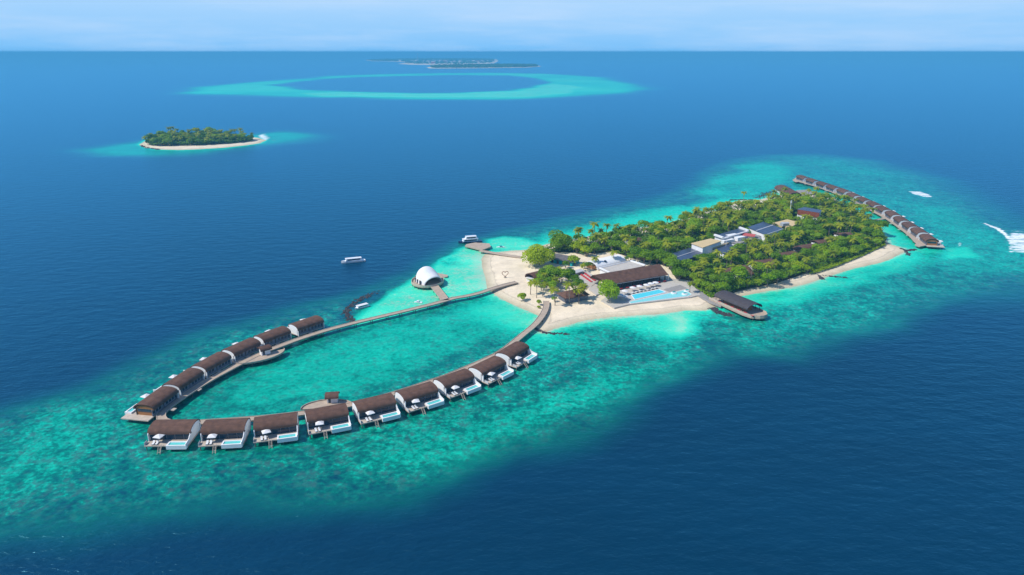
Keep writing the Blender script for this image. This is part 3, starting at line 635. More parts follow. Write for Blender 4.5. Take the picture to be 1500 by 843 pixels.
d.add(vs + inner, fs); d.build('shell', M['white'], dome, smooth=True)
MB().box((-2.2, 0, 2.4), (.2, 11.0, 4.8)).build('inner_wall', M['darkwood'], dome)
for k, x in enumerate((-6.2, -3.0, .2, 3.2)):
    s_ = -1; t = (x+9.3)/15.6; rr = 6.9*(math.sin(min(t/.62, 1)*math.pi/2))**.62
    w_ = MB().box((x, s_*(rr+.02), 1.15), (.9, .5, 2.3)).build('window', M['glass'], dome)
    MB().box((x, s_*(rr+.02), 2.36), (1.1, .6, .12)).build('frame', M['wood'], w_)
for k in range(3):
    t_ = empty('bar_table', (0, 0, 0), 0, 'small dark table on dome platform, ' + ('nearest the mouth', 'in the middle of three', 'farthest from the mouth')[k], 'table', 'tables on the dome platform')
    q = Vector((pc[0], pc[1])) + Vector((math.cos(ax), math.sin(ax)))*(5.5 - 4*k) + Vector((math.sin(ax), -math.cos(ax)))*(-8.3 + .6*k)
    t_.location = (q.x, q.y, DZ+.03); MB().tube((0, 0, 0), (0, 0, .7), .05, .05, 6).build('leg', M['grey'], t_); MB().tube((0, 0, .7), (0, 0, .76), .45, .45, 12).build('table_top', M['darkwood'], t_)

# ------------------------------------------------------------------ jetty and boats
walkway('jetty', [(764, 377), (745, 374.5), (722, 370.5), (703, 367.5)], 3.0, 'narrow timber jetty crossing the sand to the ferry pier', 'jetty', z=1.7, spacing=6)
slab_thing('pier', [(683,358),(696,355.5),(717,357),(719,361.5),(706,366.5),(690,362.5),(681,360.5)], 1.1, 1.9, M['walk'], 'broad timber pier head where the largest white boat lies', 'pier', 5)
def boat(px, py, length, beam, rz, label, decks=1, hull='hull', name='motor_boat', cabin=(-.32, .28), roofc='hull'):
    c = at(px, py, .6); r = empty(name, (c[0], c[1], 0), rz, label, 'boat')
    L_ = length; B = beam; h = MB(); nst = 12; zt = []
    vs = []
    for k in range(nst+1):
        t = k/nst; x = -L_/2 + L_*t; b_ = B/2*(1 - max(0, (t-.5)/.5)**2.2)*(.86 + .14*min(1, t*4)); fz = .085*L_*(.75 + .5*t*t)
        vs += [(x, -b_, fz), (x, -b_*.82, .1), (x, -b_*.5, -.3), (x, b_*.5, -.3), (x, b_*.82, .1), (x, b_, fz)]; zt.append(fz)
    fs = []
    for k in range(nst):
        for j in range(5): fs.append((6*k+j, 6*k+6+j, 6*k+7+j, 6*k+j+1))
        fs.append((6*k+5, 6*k+11, 6*k+6, 6*k))
    fs += [(0, 1, 2, 3, 4, 5), tuple(range(6*nst, 6*nst+6))[::-1]]
    h.add(vs, fs); h.build('hull', M[hull], r)
    zb = .085*L_*.8
    for dk in range(decks):
        x0 = cabin[0]*L_ + dk*.06*L_; x1 = cabin[1]*L_ - dk*.12*L_; bw = B*(.74-.1*dk); hh = min(1.7, .12*L_); z0 = zb + dk*(hh+.14)
        cb = MB(); cb.add([(x0, -bw/2, z0), (x1+.06*L_, -bw/2, z0), (x1+.06*L_, bw/2, z0), (x0, bw/2, z0), (x0, -bw/2, z0+hh), (x1-.02*L_, -bw/2, z0+hh), (x1-.02*L_, bw/2, z0+hh), (x0, bw/2, z0+hh)],
            [(0, 3, 2, 1), (4, 5, 6, 7), (0, 1, 5, 4), (1, 2, 6, 5), (2, 3, 7, 6), (3, 0, 4, 7)]); cbo = cb.build('cabin', M['hull'], r)
        for s in (-1, 1): MB().box(((x0+x1)/2, s*(bw/2+.015), z0+hh*.6), ((x1-x0)*.86, .03, hh*.45)).build('window', M['glass'], cbo)
        MB().box(((x0+x1)/2+.01*L_, 0, z0+hh+.07), ((x1-x0)*1.12, bw*1.18, .12)).build('roof', M[roofc], r)
    ms = MB(); ms.tube((cabin[0]*L_*.4, 0, zb+decks*min(2.2, .15*L_)), (cabin[0]*L_*.4, 0, zb+decks*min(2.2, .15*L_)+.09*L_), .05, .03, 5); ms.build('mast', M['grey'], r)
    return r
boat(688.5, 354.5, 17, 5.0, math.radians(196), 'large two-deck white passenger boat with navy hull moored at the pier', 2, 'navy')
boat(517.5, 383, 15.5, 3.8, math.radians(200), 'white motor boat with long canopy cruising alone on the deep blue water', 1)
boat(530, 449.5, 8.6, 2.9, math.radians(222), 'white covered boat lying inside the dark rock breakwater', 1, roofc='canvas', cabin=(-.38, .3))
boat(612.5, 442, 4.6, 1.9, math.radians(170), 'tiny open white speedboat tied beside the long walkway', 1, cabin=(-.1, .15))
boat(733, 361.5, 5.5, 2.1, math.radians(185), 'small dinghy floating in pale water behind the pier', 1, cabin=(-.2, .1), roofc='teal')
boat(1304.5, 320.8+3, 5.0, 2.0, math.radians(20), 'small boat under the distant walkway near the footbridge', 1, cabin=(-.2, .1))

# ------------------------------------------------------------------ rock groynes
def rubble(name, pix, wid, n, label=None, size=(.5, 1.5), zz=.5):
    line = spline(ats(pix, 0), 1.5); mb = MB(); rr = random.Random(len(pix)*n)
    for _ in range(n):
        p = rr.choice(line); r = rr.uniform(*size); x = p[0] + rr.gauss(0, wid/2.6); y = p[1] + rr.gauss(0, wid/2.6)
        off = math.hypot(x-p[0], y-p[1])/wid; z = zz*(1-off*1.4) - .35*r
        vs = []
        for (a, b_, c) in ((1,0,0),(-1,0,0),(0,1,0),(0,-1,0),(0,0,1),(0,0,-1),(.6,.6,.5),(-.6,.6,.5),(.6,-.6,.5),(-.6,-.6,.5)):
            k = r*rr.uniform(.65, 1.1); vs.append((x + a*k, y + b_*k, z + c*k*.75))
        mb.add(vs, [(4,6,8),(4,8,9),(4,9,7),(4,7,6),(0,6,8),(1,7,9),(2,6,7),(3,8,9),(0,2,6),(0,3,8),(1,2,7),(1,3,9),(5,0,2),(5,2,1),(5,1,3),(5,3,0)])
    return tag(mb.build(name, M['rock']), label, None, None, 'stuff')
rubble('breakwater_rubble', [(516, 470), (508, 462), (509, 453), (518, 445), (530, 438), (541, 433)], 3.6, 230, size=(.3, 1.3), zz=.3)
rubble('breakwater_rubble', [(541, 433), (549, 428)], 4.0, 26, size=(.3, 1.0), zz=.0)
rubble('groyne_rubble', [(785, 482), (798, 487.5), (812, 489), (828, 489.5)], 2.0, 130, size=(.3, 1.1), zz=.35)
rubble('groyne_rubble', [(1188, 400), (1198, 404), (1204, 409)], 1.8, 90); rubble('groyne_rubble', [(1198, 404), (1215, 405), (1238, 407)], 1.6, 90, zz=.05)
rubble('groyne_rubble', [(1320, 365), (1328, 367.5), (1340, 366)], 2.0, 90); rubble('groyne_rubble', [(1326, 367), (1331, 374)], 2.0, 50, zz=.1)
rubble('groyne_rubble', [(1070, 293.5), (1088, 293), (1108, 293.6)], 1.4, 120)
rubble('groyne_rubble', [(1108, 290), (1125, 284), (1138, 280), (1150, 278)], 7.0, 160, zz=.1)
rubble('groyne_rubble', [(1044, 452), (1053, 458), (1068, 462)], 3.5, 130, zz=.35)
rubble('groyne_rubble', [(207, 213.5), (216, 217), (232, 219.5)], 5.0, 70, size=(1, 2.4))
# ------------------------------------------------------------------ island buildings
G = 1.25   # ground level of the island
FOOT = []  # footprints kept clear of trees
def roofed(pix, z, m, name, label, cat, wall=None, thick=.35, wall_in=.5, clear=2.0, parts=None, z0=None):
    """flat-roofed block whose roof outline stands at height z"""
    P = ats(pix, z); c = (sum(p[0] for p in P)/len(P), sum(p[1] for p in P)/len(P)); loc = [(x-c[0], y-c[1]) for x, y in P]
    r = empty(name, (c[0], c[1], 0), 0, label, cat)
    MB().prism(loc, z-thick, z).build('roof', m, r)
    def inset(k):
        o = []
        for x, y in loc:
            l_ = math.hypot(x, y); o.append((x*(1-k/l_), y*(1-k/l_)))
        return o
    if wall: MB().prism(inset(wall_in), .6, z-thick-.004).build('wall', wall, r)
    FOOT.append((P, clear)); return r, loc, c
def edge_wall(r, a, b_, z0, z1, t, m, name='parapet'):
    d = Vector(b_) - Vector(a); L_ = d.length; mid = (Vector(a)+Vector(b_))/2
    return MB().box((0, 0, (z0+z1)/2), (L_, t, z1-z0)).build(name, m, r, (mid.x, mid.y, 0), math.atan2(d.y, d.x))
def gabled(p_l, p_r, half, z_e, z_r, m, name, label, cat, wall=None, hip=.0, clear=1.5, vault=False, front_open=False, base_z=None):
    """roof whose ridge runs from p_l to p_r (world points); half = half-depth"""
    a = Vector(p_l); b_ = Vector(p_r); mid = (a+b_)/2; L_ = (b_-a).length; rz = math.atan2((b_-a).y, (b_-a).x)
    r = empty(name, (mid.x, mid.y, 0), rz, label, cat); x = L_/2; mb = MB(); bz = .5 if base_z is None else base_z
    if vault:
        o = [(half*math.sin(t), z_e + (z_r-z_e)*max(0, math.cos(t))**.8) for t in [-math.pi/2 + math.pi*i/14 for i in range(15)]]
        i_ = [(y*.93, z-.3) for y, z in o]; mb.profile(o + i_[::-1], -x, x)
    else:
        for dz in (0, -.25):
            mb.add([(-x, -half, z_e+dz), (x, -half, z_e+dz), (x-hip, 0, z_r+dz), (-x+hip, 0, z_r+dz), (-x, half, z_e+dz), (x, half, z_e+dz)], [(0, 1, 2, 3), (3, 2, 5, 4), (0, 3, 4), (1, 5, 2)] if hip else [(0, 1, 2, 3), (3, 2, 5, 4)])
        mb.add([(-x, -half, z_e), (x, -half, z_e), (x, -half, z_e-.25), (-x, -half, z_e-.25), (-x, half, z_e), (x, half, z_e), (x, half, z_e-.25), (-x, half, z_e-.25)], [(0, 3, 2, 1), (4, 5, 6, 7)] + ([(0, 4, 7, 3), (1, 2, 6, 5)] if hip else []))
    mb.build('roof', m, r)
    if wall:
        if vault: MB().box((0, 0, (bz+z_e)/2), (L_-1.0, half*1.7, z_e-bz)).build('wall', wall, r)
        else: MB().profile([(-half+.8, bz), (-half+.8, z_e-.2), (0, z_r-.6), (half-.8, z_e-.2), (half-.8, bz)] if not hip else [(-half+.8, bz), (-half+.8, z_e-.26), (half-.8, z_e-.26), (half-.8, bz)], -x+.8, x-.8).build('wall', wall, r)
    ex = Vector((math.cos(rz), math.sin(rz))); ny_ = Vector((-ex.y, ex.x))
    FOOT.append(([tuple(mid + ex*s*x + ny_*q*half) for s, q in ((-1,-1),(1,-1),(1,1),(-1,1))], clear)); return r, mid, rz, L_
# restaurant with its long brown roof
ZR, ZEV = G+8.6, G+4.6
RL = Vector(at(868, 403.3, ZR)); RR = Vector(at(966, 386.8, ZR)); FL = Vector(at(894, 416.5, ZEV)); FR = Vector(at(979, 402.3, ZEV))
mid = (RL+RR+FL+FR)/4; ex = (FR-FL).normalized(); rz = math.atan2(ex.y, ex.x); ny_ = Vector((-ex.y, ex.x))
rest = empty('restaurant_hall', (mid.x, mid.y, 0), rz, 'long open restaurant hall under a broad brown pitched roof behind the swimming pool', 'restaurant')
def lc(v): d_ = Vector(v)-mid; return (d_.dot(ex), d_.dot(ny_))
a, b_, c, d_ = lc(RL), lc(RR), lc(FR), lc(FL); bk = max(a[1], b_[1]); dep = bk - min(c[1], d_[1])
A0 = (a[0], a[1]); B0 = (b_[0], b_[1])
mb = MB(); bkL = (A0[0]+3, A0[1]+7.5, ZEV); bkR = (B0[0]-1, B0[1]+7.5, ZEV)
for dz in (0, -.3): mb.add([(*A0, ZR+dz), (*B0, ZR+dz), (*c, ZEV+dz), (*d_, ZEV+dz), (bkL[0], bkL[1], ZEV+dz), (bkR[0], bkR[1], ZEV+dz)], [(3, 2, 1, 0), (0, 1, 5, 4), (0, 4, 3), (1, 2, 5)])
mb.add([(*d_, ZEV), (*c, ZEV), (*c, ZEV-.3), (*d_, ZEV-.3)], [(0, 3, 2, 1)]); mb.build('roof', M['roof'], rest)
fy = (c[1]+d_[1])/2; x0, x1 = d_[0]+1, c[0]-1.5
MB().box(((x0+x1)/2, fy+6.6, (G+ZEV)/2+.2), (x1-x0, .3, ZEV-G-.9)).build('back_wall', M['darkwood'], rest)
MB().box(((x0+x1)/2, fy+4.4, G+.15), (x1-x0+1.5, 10, .5)).build('floor_slab', M['stone'], rest)
MB().box(((x0+x1)/2, fy+.9, ZEV-.75), (x1-x0, .25, .7)).build('fascia', M['grey'], rest)
col_ = MB().box((0, 0, 0), (.45, .45, ZEV-G-.9)); first = None
for k in range(11):
    x = x0 + (x1-x0)*k/10
    if first is None: first = col_.build('column', M['darkwood'], rest, (x, fy+1.0, (G+ZEV)/2-.4))
    else: q = link(first.copy(), rest); q.location = (x, fy+1.0, (G+ZEV)/2-.4)
for k in range(2): MB().box((d_[0]-.2+k*(c[0]-d_[0]+1.0), fy+.6+k*.3, (G+ZEV)/2), (.35, .35, ZEV-G)).build('white_column', M['white'], rest)
FOOT.append(([tuple(mid + ex*p[0] + ny_*p[1]) for p in ((A0[0]-2, A0[1]+7), (d_[0]-2, d_[1]-1), (c[0]+2, c[1]-1), (B0[0]+2, B0[1]+7))], 1.0))
def W(x, y): v = mid + ex*x + ny_*y; return (v.x, v.y)
# dining tables and chairs on the terrace under the eaves
dt = empty('dining_table', (0, 0, 0), rz, 'x', 'table'); MB().box((0, 0, .74), (2.0, 1.0, .08)).build('table_top', M['red'], dt)
for sx_ in (-.8, .8): MB().box((sx_, 0, .35), (.1, .7, .70)).build('leg', M['darkwood'], dt)
for k in range(9):
    xx, yy = W(x0+1.6 + k*(x1-x0-3)/8, fy-.5)
    o_ = dt if k == 0 else copy_tree(dt); o_.location = (xx, yy, G+.4); o_.rotation_euler = (0, 0, rz)
    o_['label'] = 'red dining table in the row under the restaurant eaves'; o_['group'] = 'red dining tables along the restaurant front'
# flat roofed block behind the hall
r_, loc_, c_ = roofed([(878, 393.5), (924, 383), (945, 389.5), (893, 400.5)], G+4.6, M['concrete'], 'flat_roofed_building', 'beige flat-roofed block with white parapets behind the restaurant roof', 'building', M['white'])
for i in (0, 2): edge_wall(r_, loc_[i-1], loc_[i], G+4.604, G+5.3, 1.0, M['white'])
edge_wall(r_, loc_[0], loc_[1], G+4.604, G+5.0, .4, M['white'])
# tent-like white vault
r_, m_, z_, l_ = gabled(at(866, 384, G+4.5), at(908, 374, G+4.5), 6.0, G+.6, G+4.6, M['white'], 'white_vaulted_building', 'low white vaulted building with round skylight behind the palms', 'building', None, vault=True, base_z=G-.5)
MB().tube((-4, -3.2, G+3.4), (-4, -3.9, G+4.4), .9, .9, 12).build('skylight', M['glass'], r_); MB().box((-l_/2+.3, 0, G+1.2), (.3, 8, 2.4)).build('end_wall', M['wood'], r_)
r_, m_, z_, l_ = gabled(at(809, 371, G+5.0), at(845, 377.5, G+5.0), 5.5, G+3.2, G+5.2, M['roofgrey'], 'spa_building', 'grey shingled roof over turquoise painted walls among dark trees', 'building', M['teal'], hip=2.5)
for k in range(4): MB().box((-l_/2+3 + k*4, -4.78, G+1.3), (1.6, .12, 2.2)).build('door', M['darkwood'], r_)
gabled(at(776, 401.5, G+5.2), at(818, 391.5, G+5.2), 4.6, G+2.2, G+5.2, M['roof'], 'vaulted_building', 'brown vaulted roof half hidden beneath the big round yellow-green tree', 'building', M['whitewood'], vault=True)
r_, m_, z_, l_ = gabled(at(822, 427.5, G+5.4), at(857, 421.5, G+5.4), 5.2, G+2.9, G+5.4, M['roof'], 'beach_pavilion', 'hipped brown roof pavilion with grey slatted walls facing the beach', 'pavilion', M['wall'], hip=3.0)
# sunbathing terraces
def slab(name, pix, z0, z1, m, label, cat, clear=.5):
    P = ats(pix, z1); c = (sum(p[0] for p in P)/len(P), sum(p[1] for p in P)/len(P)); o = MB().prism([(x-c[0], y-c[1]) for x, y in P], z0-z1, 0).build(name, m, None, (c[0], c[1], z1))
    FOOT.append((P, clear)); return tag(o, label, cat)
slab('terrace', [(829, 402), (857, 395.5), (879, 409.5), (866, 420), (845, 415)], G-.4, G+.9, M['concrete'], 'raised pale terrace with red loungers beside the restaurant roof', 'terrace')
slab('terrace', [(862, 424), (872, 414), (893, 417), (893, 425), (874, 432)], G-.4, G+.7, M['concrete'], 'small pale terrace at the roof corner behind the round beach tree', 'terrace')
rl = empty('red_lounger', (0, 0, 0), 0, 'x', 'sun lounger'); MB().box((0, 0, .38), (1.3, 2.4, .3)).build('cushion', M['red'], rl); MB().box((0, 0, .12), (1.1, 2.2, .22)).build('frame', M['whitewood'], rl)
k = 0
for j in range(2):
    for i in range(6):
        p = at(851+i*2.8+j*5.5, 403+i*2.0+j*-1.6, G+.9); o_ = rl if k == 0 else copy_tree(rl); k += 1
        o_.location = (p[0], p[1], G+.9); o_.rotation_euler = (0, 0, .5)
        o_['label'] = 'red cushioned lounger in the ' + ('outer', 'inner')[j] + ' file on the raised terrace'; o_['group'] = ('outer', 'inner')[j] + ' file of red loungers on the raised terrace'
slab('pergola', [(829, 399.5), (850, 394), (857, 396.5), (836, 402.5)], G+2.6, G+2.8, M['whitewood'], 'white slatted pergola roof at the back of the raised terrace', 'pergola')
# pool terrace, pool and shallow sun shelf
slab('paved_terrace', [(880, 441), (898, 428), (982, 408), (1010, 411), (1026, 432), (1012, 435.5), (921, 446), (900, 451)], G-.6, G+.36, M['concrete'], 'pale paved terrace round the swimming pool between restaurant and beach', 'terrace', 0)
slab('paved_terrace', [(972, 424), (996, 417.5), (1007, 422.5), (981, 428.5)], G+.36, G+.42, M['stone'], 'grey stone paving at the inland end of the swimming pool', 'terrace', 0)
def pool_thing(pix, label, m, zt, rim=.5):
    P = ats(pix, zt); c = (sum(p[0] for p in P)/len(P), sum(p[1] for p in P)/len(P)); loc = [(x-c[0], y-c[1]) for x, y in P]
    r = empty('swimming_pool', (c[0], c[1], 0), 0, label, 'pool'); e = MB(); n_ = len(loc)
    MB().prism(loc, zt-.05, zt).build('pool_water', m, r)
    for i in range(n_): edge_wall(r, loc[i-1], loc[i], zt-.1, zt+.06+.003*i, rim, M['white'], 'coping')
M['pooldeep'] = mat('deep_pool_water', (.08, .62, .68), .06, .05, 1.0, .5); M['poolpale'] = mat('pale_pool_water', (.24, .66, .62), .06, .06, 1.0, .5)
pool_thing([(924.5, 432.3), (965.5, 424.3), (975.5, 428.3), (929.5, 439)], 'long bright blue rectangular swimming pool in front of the restaurant', M['pooldeep'], G+.5)
pool_thing([(921, 442.5), (933, 440), (977, 430.5), (1004, 425), (1013, 431.5), (1008, 434), (924, 444.8)], 'pale shallow reflecting pool between swimming pool and beach', M['poolpale'], G+.44, .3)
# round pool beds
bd = empty('daybed', (0, 0, 0), 0, 'x', 'daybed'); MB().tube((0, 0, 0), (0, 0, .35), 1.7, 1.7, 16).build('frame', M['white'], bd); MB().tube((0, 0, .35), (0, 0, .55), 1.5, 1.45, 16).build('mattress', M['cushion'], bd); MB().box((.2, .3, .75), (1.6, .9, .4)).build('cushion', M['teal'], bd)
for k, (x, y, n_) in enumerate([(987, 430, 'nearest the blue pool'), (1003, 431.5, 'at the beach edge'), (1006, 427, 'nearest the garden trees')]):
    p = at(x, y, G+.46); o_ = bd if k == 0 else copy_tree(bd); o_.location = (p[0], p[1], G+.46); o_['label'] = 'round white island daybed in the pale pool, ' + n_; o_['group'] = 'round daybeds in the pale pool'
# parasols and loungers by the pool
def parasol():
    r = empty('parasol', label='x', cat='parasol'); MB().tube((0, 0, 0), (0, 0, 2.7), .05, .05, 6).build('pole', M['grey'], r)
    MB().tube((0, 0, 2.3), (0, 0, 2.95), 1.9, .08, 8).build('canopy', M['canvas'], r); return r
pz = parasol(); k = 0
for i, (x, y) in enumerate([(915, 431), (926.5, 426), (936.5, 424), (946.5, 422), (953, 420), (908, 436.5), (915, 438.5), (960, 418.5)]):
    p = at(x, y+1, G+.4); o_ = pz if i == 0 else copy_tree(pz); o_.location = (p[0], p[1], G+.38); o_.rotation_euler = (0, 0, i)
    o_['label'] = 'cream round parasol between the pool and the restaurant front'; o_['group'] = 'cream parasols beside the swimming pool'
for i in range(16):
    t = i//2; x = 921 + t*5.6 + (i % 2)*1.8; y = 431.6 - t*1.18
    p = at(x, y-.4, G+.4); o_ = copy_tree(LP, (p[0], p[1], G+.38), rz+math.pi, label='white lounger in the line along the inner edge of the blue pool', group='loungers lined along the blue pool')
# restaurant on the water, boat-shaped deck
P0 = Vector(at(1052, 437, 2.2)); P1 = Vector(at(1118, 464.5, 2.2)); e2 = (P1-P0).normalized(); L2 = (P1-P0).length; rz2 = math.atan2(e2.y, e2.x); m2 = (P0+P1)/2
bw = 6.2; pl = [(-L2/2-2, -bw*.8), (L2/2-8, -bw), (L2/2-3, -bw*.86), (L2/2, -bw*.35), (L2/2+.6, 0), (L2/2, bw*.5), (L2/2-3, bw*.9), (L2/2-8, bw), (-L2/2-2, bw*.8)]
ow = empty('overwater_restaurant', (m2.x, m2.y, 0), rz2, 'boat-shaped timber restaurant on stilts with a dark grey curved roof', 'restaurant')
MB().prism(pl, 1.3, 2.2).build('deck', M['walk'], ow)
e = MB(); ribbon(e, [(x*.985, y*.97) for x, y in pl[0:]], .15, 2.204, 3.1); e.build('railing', M['deck'], ow)
o = [(5.4*math.sin(t), 4.9 + 2.3*max(0, math.cos(t))**.9) for t in [-math.pi/2 + math.pi*i/14 for i in range(15)]]; i_ = [(y*.95, z-.25) for y, z in o]
MB().profile(o + i_[::-1], -L2/2+2, L2/2-6).build('roof', M['roofdark'], ow)
for s in (-1, 1):
    for k in range(9): MB().tube((-L2/2+3 + k*(L2-10)/8, s*4.6, 2.2), (-L2/2+3 + k*(L2-10)/8, s*4.6, 5.1), .14, .14, 6).build('column', M['darkwood'], ow)
    for k in range(7): MB().tube((-L2/2+1 + k*(L2-2)/6.4, s*4.2, -.6), (-L2/2+1 + k*(L2-2)/6.4, s*4.2, 1.29), .24, .24, 6).build('pile', M['pile'], ow)
MB().box((-2, 0, 3.4), (L2*.5, 5.0, 2.4)).build('bar_counter', M['wood'], ow)
for k in range(6):
    q = m2 + e2*(-L2/2+6 + k*4.6) + Vector((e2.y, -e2.x))*4.9
    o_ = copy_tree(dt, (q.x, q.y, 2.2), rz2, label='dining table by the railing of the boat-shaped restaurant', group='dining tables along the boat-shaped restaurant railing')
FOOT.append(([tuple(m2 + e2*s*L2/2 + Vector((-e2.y, e2.x))*q*6) for s, q in ((-1,-1),(1,-1),(1,1),(-1,1))], 1.5))
slab('beach_path', [(1016, 421), (1024, 425), (1046, 441), (1060, 444), (1056, 449), (1040, 443), (1012, 428)], G-.5, G+.3, M['stone'], None, None, 0)['kind'] = 'structure'
# service buildings with dark solar roofs
z5 = G+3.9
r_, lo, c_ = roofed([(973, 374.5), (1011.3, 363.2), (1031, 371.3), (984, 388.5)], z5, M['solar'], 'service_building', 'dark blue panelled roof nearest the restaurant, low among the trees', 'building', M['roofgrey'])
edge_wall(r_, ((lo[0][0]+lo[3][0])/2, (lo[0][1]+lo[3][1])/2), ((lo[1][0]+lo[2][0])/2, (lo[1][1]+lo[2][1])/2), z5+.004, z5+.2, .5, M['whitewood'], 'ridge_strip')
z6 = G+7.5
r_, lo, c_ = roofed([(1012.3, 356.5), (1041, 349.5), (1057, 353.3), (1029.4, 363)], z6, M['cream'], 'service_building', 'block with pale cream metal roof and white end wall in the clearing', 'building', M['white'], wall_in=.6)
z7 = G+7
r_, lo, c_ = roofed([(1046.5, 345.5), (1082.8, 334.6), (1096, 339.4), (1059.3, 349.8)], z7, M['solar'], 'service_building', 'dark blue panelled roof with white parapet behind the cream roof', 'building', M['white'])
edge_wall(r_, lo[-1], lo[0], z7-.3+.304, z7+1.2, 1.4, M['white']); edge_wall(r_, lo[1], lo[2], z7+.004, z7+1.2, 1.4, M['white']); edge_wall(r_, lo[2], lo[3], z7+.004, z7+.5, 1.5, M['whitewood'])
r_, lo, c_ = roofed([(1044, 365), (1066.8, 357.5), (1082, 362.3), (1060.4, 371.8)], z5, M['solar'], 'service_building', 'small dark blue panelled roof just below the cream roof', 'building', M['white'])
edge_wall(r_, lo[0], lo[1], z5+.004, z5+.9, .8, M['cream'])
r_, lo, c_ = roofed([(1060, 353.5), (1090, 344), (1118, 345), (1082, 357.5)], G+4.2, M['stone'], 'service_building', 'grey plant deck crowded with white machine housings between dark roofs', 'building', M['white'])
for k, (x, y, a_, b2, hh, mm_) in enumerate([(1072, 350, 9, 4, 3, 'white'), (1083, 352, 7, 3.5, 2.4, 'white'), (1066, 355, 10, 3, 1.8, 'white'), (1080, 346.5, 5, 3, 1.5, 'grey'), (1090, 349, 6, 3, 1.6, 'grey'), (1092, 345.5, 5, 2.6, 1.4, 'grey')]):
    q = at(x, y, G+4.2); MB().box((q[0]-c_[0], q[1]-c_[1], G+4.204+hh/2), (a_, b2, hh), .5).build('machine_housing', M[mm_], r_)
gabled(at(1088.5, 341.2, G+7), at(1107, 343.5, G+7), 3.6, G+6.0, G+7, M['redroof'], 'service_building', 'small faded red roof in the middle of the service buildings', 'building', M['white'], clear=.5)
r_, lo, c_ = roofed([(1095, 333), (1118.7, 325.2), (1147, 335.2), (1121, 344)], G+6.5, M['solar'], 'service_building', 'largest dark blue panelled roof split by a white ridge strip', 'building', M['white'])
edge_wall(r_, ((lo[0][0]+lo[3][0])/2, (lo[0][1]+lo[3][1])/2), ((lo[1][0]+lo[2][0])/2, (lo[1][1]+lo[2][1])/2), G+6.504, G+6.7, .7, M['whitewood'], 'ridge_strip')
edge_wall(r_, lo[2], lo[3], G+3, G+6.49, .5, M['white'], 'front_wall')
slab('sand_court', [(1131, 327), (1153, 321.5), (1170, 325.5), (1157, 334.5), (1148, 331)], G+.2, G+4.0, M['cream'], 'pale yellow flat court beside the largest panelled roof', 'court')
q = at(1149, 331, G+4); tag(MB().box((0, 0, 1.1), (6, 3.4, 2.2), .4).add([(-3, -1.7, 2.21), (3, -1.7, 2.21), (3, 0, 2.9), (-3, 0, 2.9)], [(0, 1, 2, 3)]).build('storage_shed', M['grey'], None, (q[0], q[1], G+4)), 'small grey shed standing on the pale yellow court', 'shed')
r_, lo, c_ = roofed([(1168, 306.5), (1178, 303.5), (1204, 308), (1200.5, 312.3), (1169, 307.2)], G+9, M['solar'], 'service_building', 'tall building with rust-red boarded band above white walls', 'building', M['white'])
i0, i1 = lo[4], lo[3]; edge_wall(r_, i0, i1, G+5.0, G+9.0, .5, M['rust'], 'fascia')
q = at(1186, 319, G+1); tag(MB().box((0, 0, 2), (14, 3, 4), -.3).box((-7.6, 2.4, 2.2), (.3, 1.6, 4.4), -.3).build('garden_wall', M['white'], None, (q[0], q[1], G)), 'white wall below the rust-red boarded building', 'wall'); FOOT.append(([(q[0]-9, q[1]-8), (q[0]+9, q[1]-8), (q[0]+9, q[1]+8), (q[0]-9, q[1]+8)], 0))
# vault on the far shore and villas among trees
gabled(at(1144, 271, G+5.5), at(1166, 282.5, G+5.5), 6.2, G+2.0, G+5.5, M['roof'], 'vaulted_building', 'brown vaulted roof alone on the rocky far shore', 'building', M['whitewood'], vault=True)
dec = slab('timber_deck', [(1166, 279), (1185, 278), (1196, 284), (1178, 287)], G-.6, G+.8, M['stone'], 'grey deck with white furniture beside the vault on the far shore', 'deck', 0)
ptsv = [(1065, 394.5, .5), (1084, 390.5, .5), (1107, 383, .45), (1122, 381, .45), (1139, 372.5, .45), (1156, 369.5, .45), (1170, 361, .4), (1183, 358.5, .4), (1203, 352, .3), (1215, 348, .3), (1236, 341, .2), (1128, 385.5, .45), (1088, 397, .5), (928, 349, .3)]
where = ['nearest the boat-shaped restaurant', 'behind the one nearest the boat-shaped restaurant', 'below the dark solar roofs', 'just beyond the dark solar roofs', 'halfway along the grove', 'just past the middle of the grove', 'beneath tall yellow palms', 'beyond the tall yellow palms', 'in the outer third of the grove', 'near the outer end of the grove', 'outermost in the grove by the spit', 'close behind the lime bushes', 'closest to the beach bushes', 'alone on the north shore side']
vb = None
for i, (x, y, r__) in enumerate(ptsv):
    c = Vector(at(x, y, G+4.6)); e3 = Vector((math.cos(r__), math.sin(r__)))*5.4
    label = 'brown-roofed garden villa among trees, ' + where[i]
    if vb is None: vb = gabled(tuple(c-e3), tuple(c+e3), 4.3, G+2.4, G+4.4, M['roof'], 'garden_villa', label, 'villa', M['white'], vault=True, clear=.0)[0]; vb['group'] = 'garden villas among the trees'
    else:
        copy_tree(vb, (c.x, c.y, 0), r__, label=label); n_ = Vector((-e3.y, e3.x)).normalized()*4.6
        FOOT.append(([tuple(c-e3-n_), tuple(c+e3-n_), tuple(c+e3+n_), tuple(c-e3+n_)], .0))
VPOLY = len(ptsv)
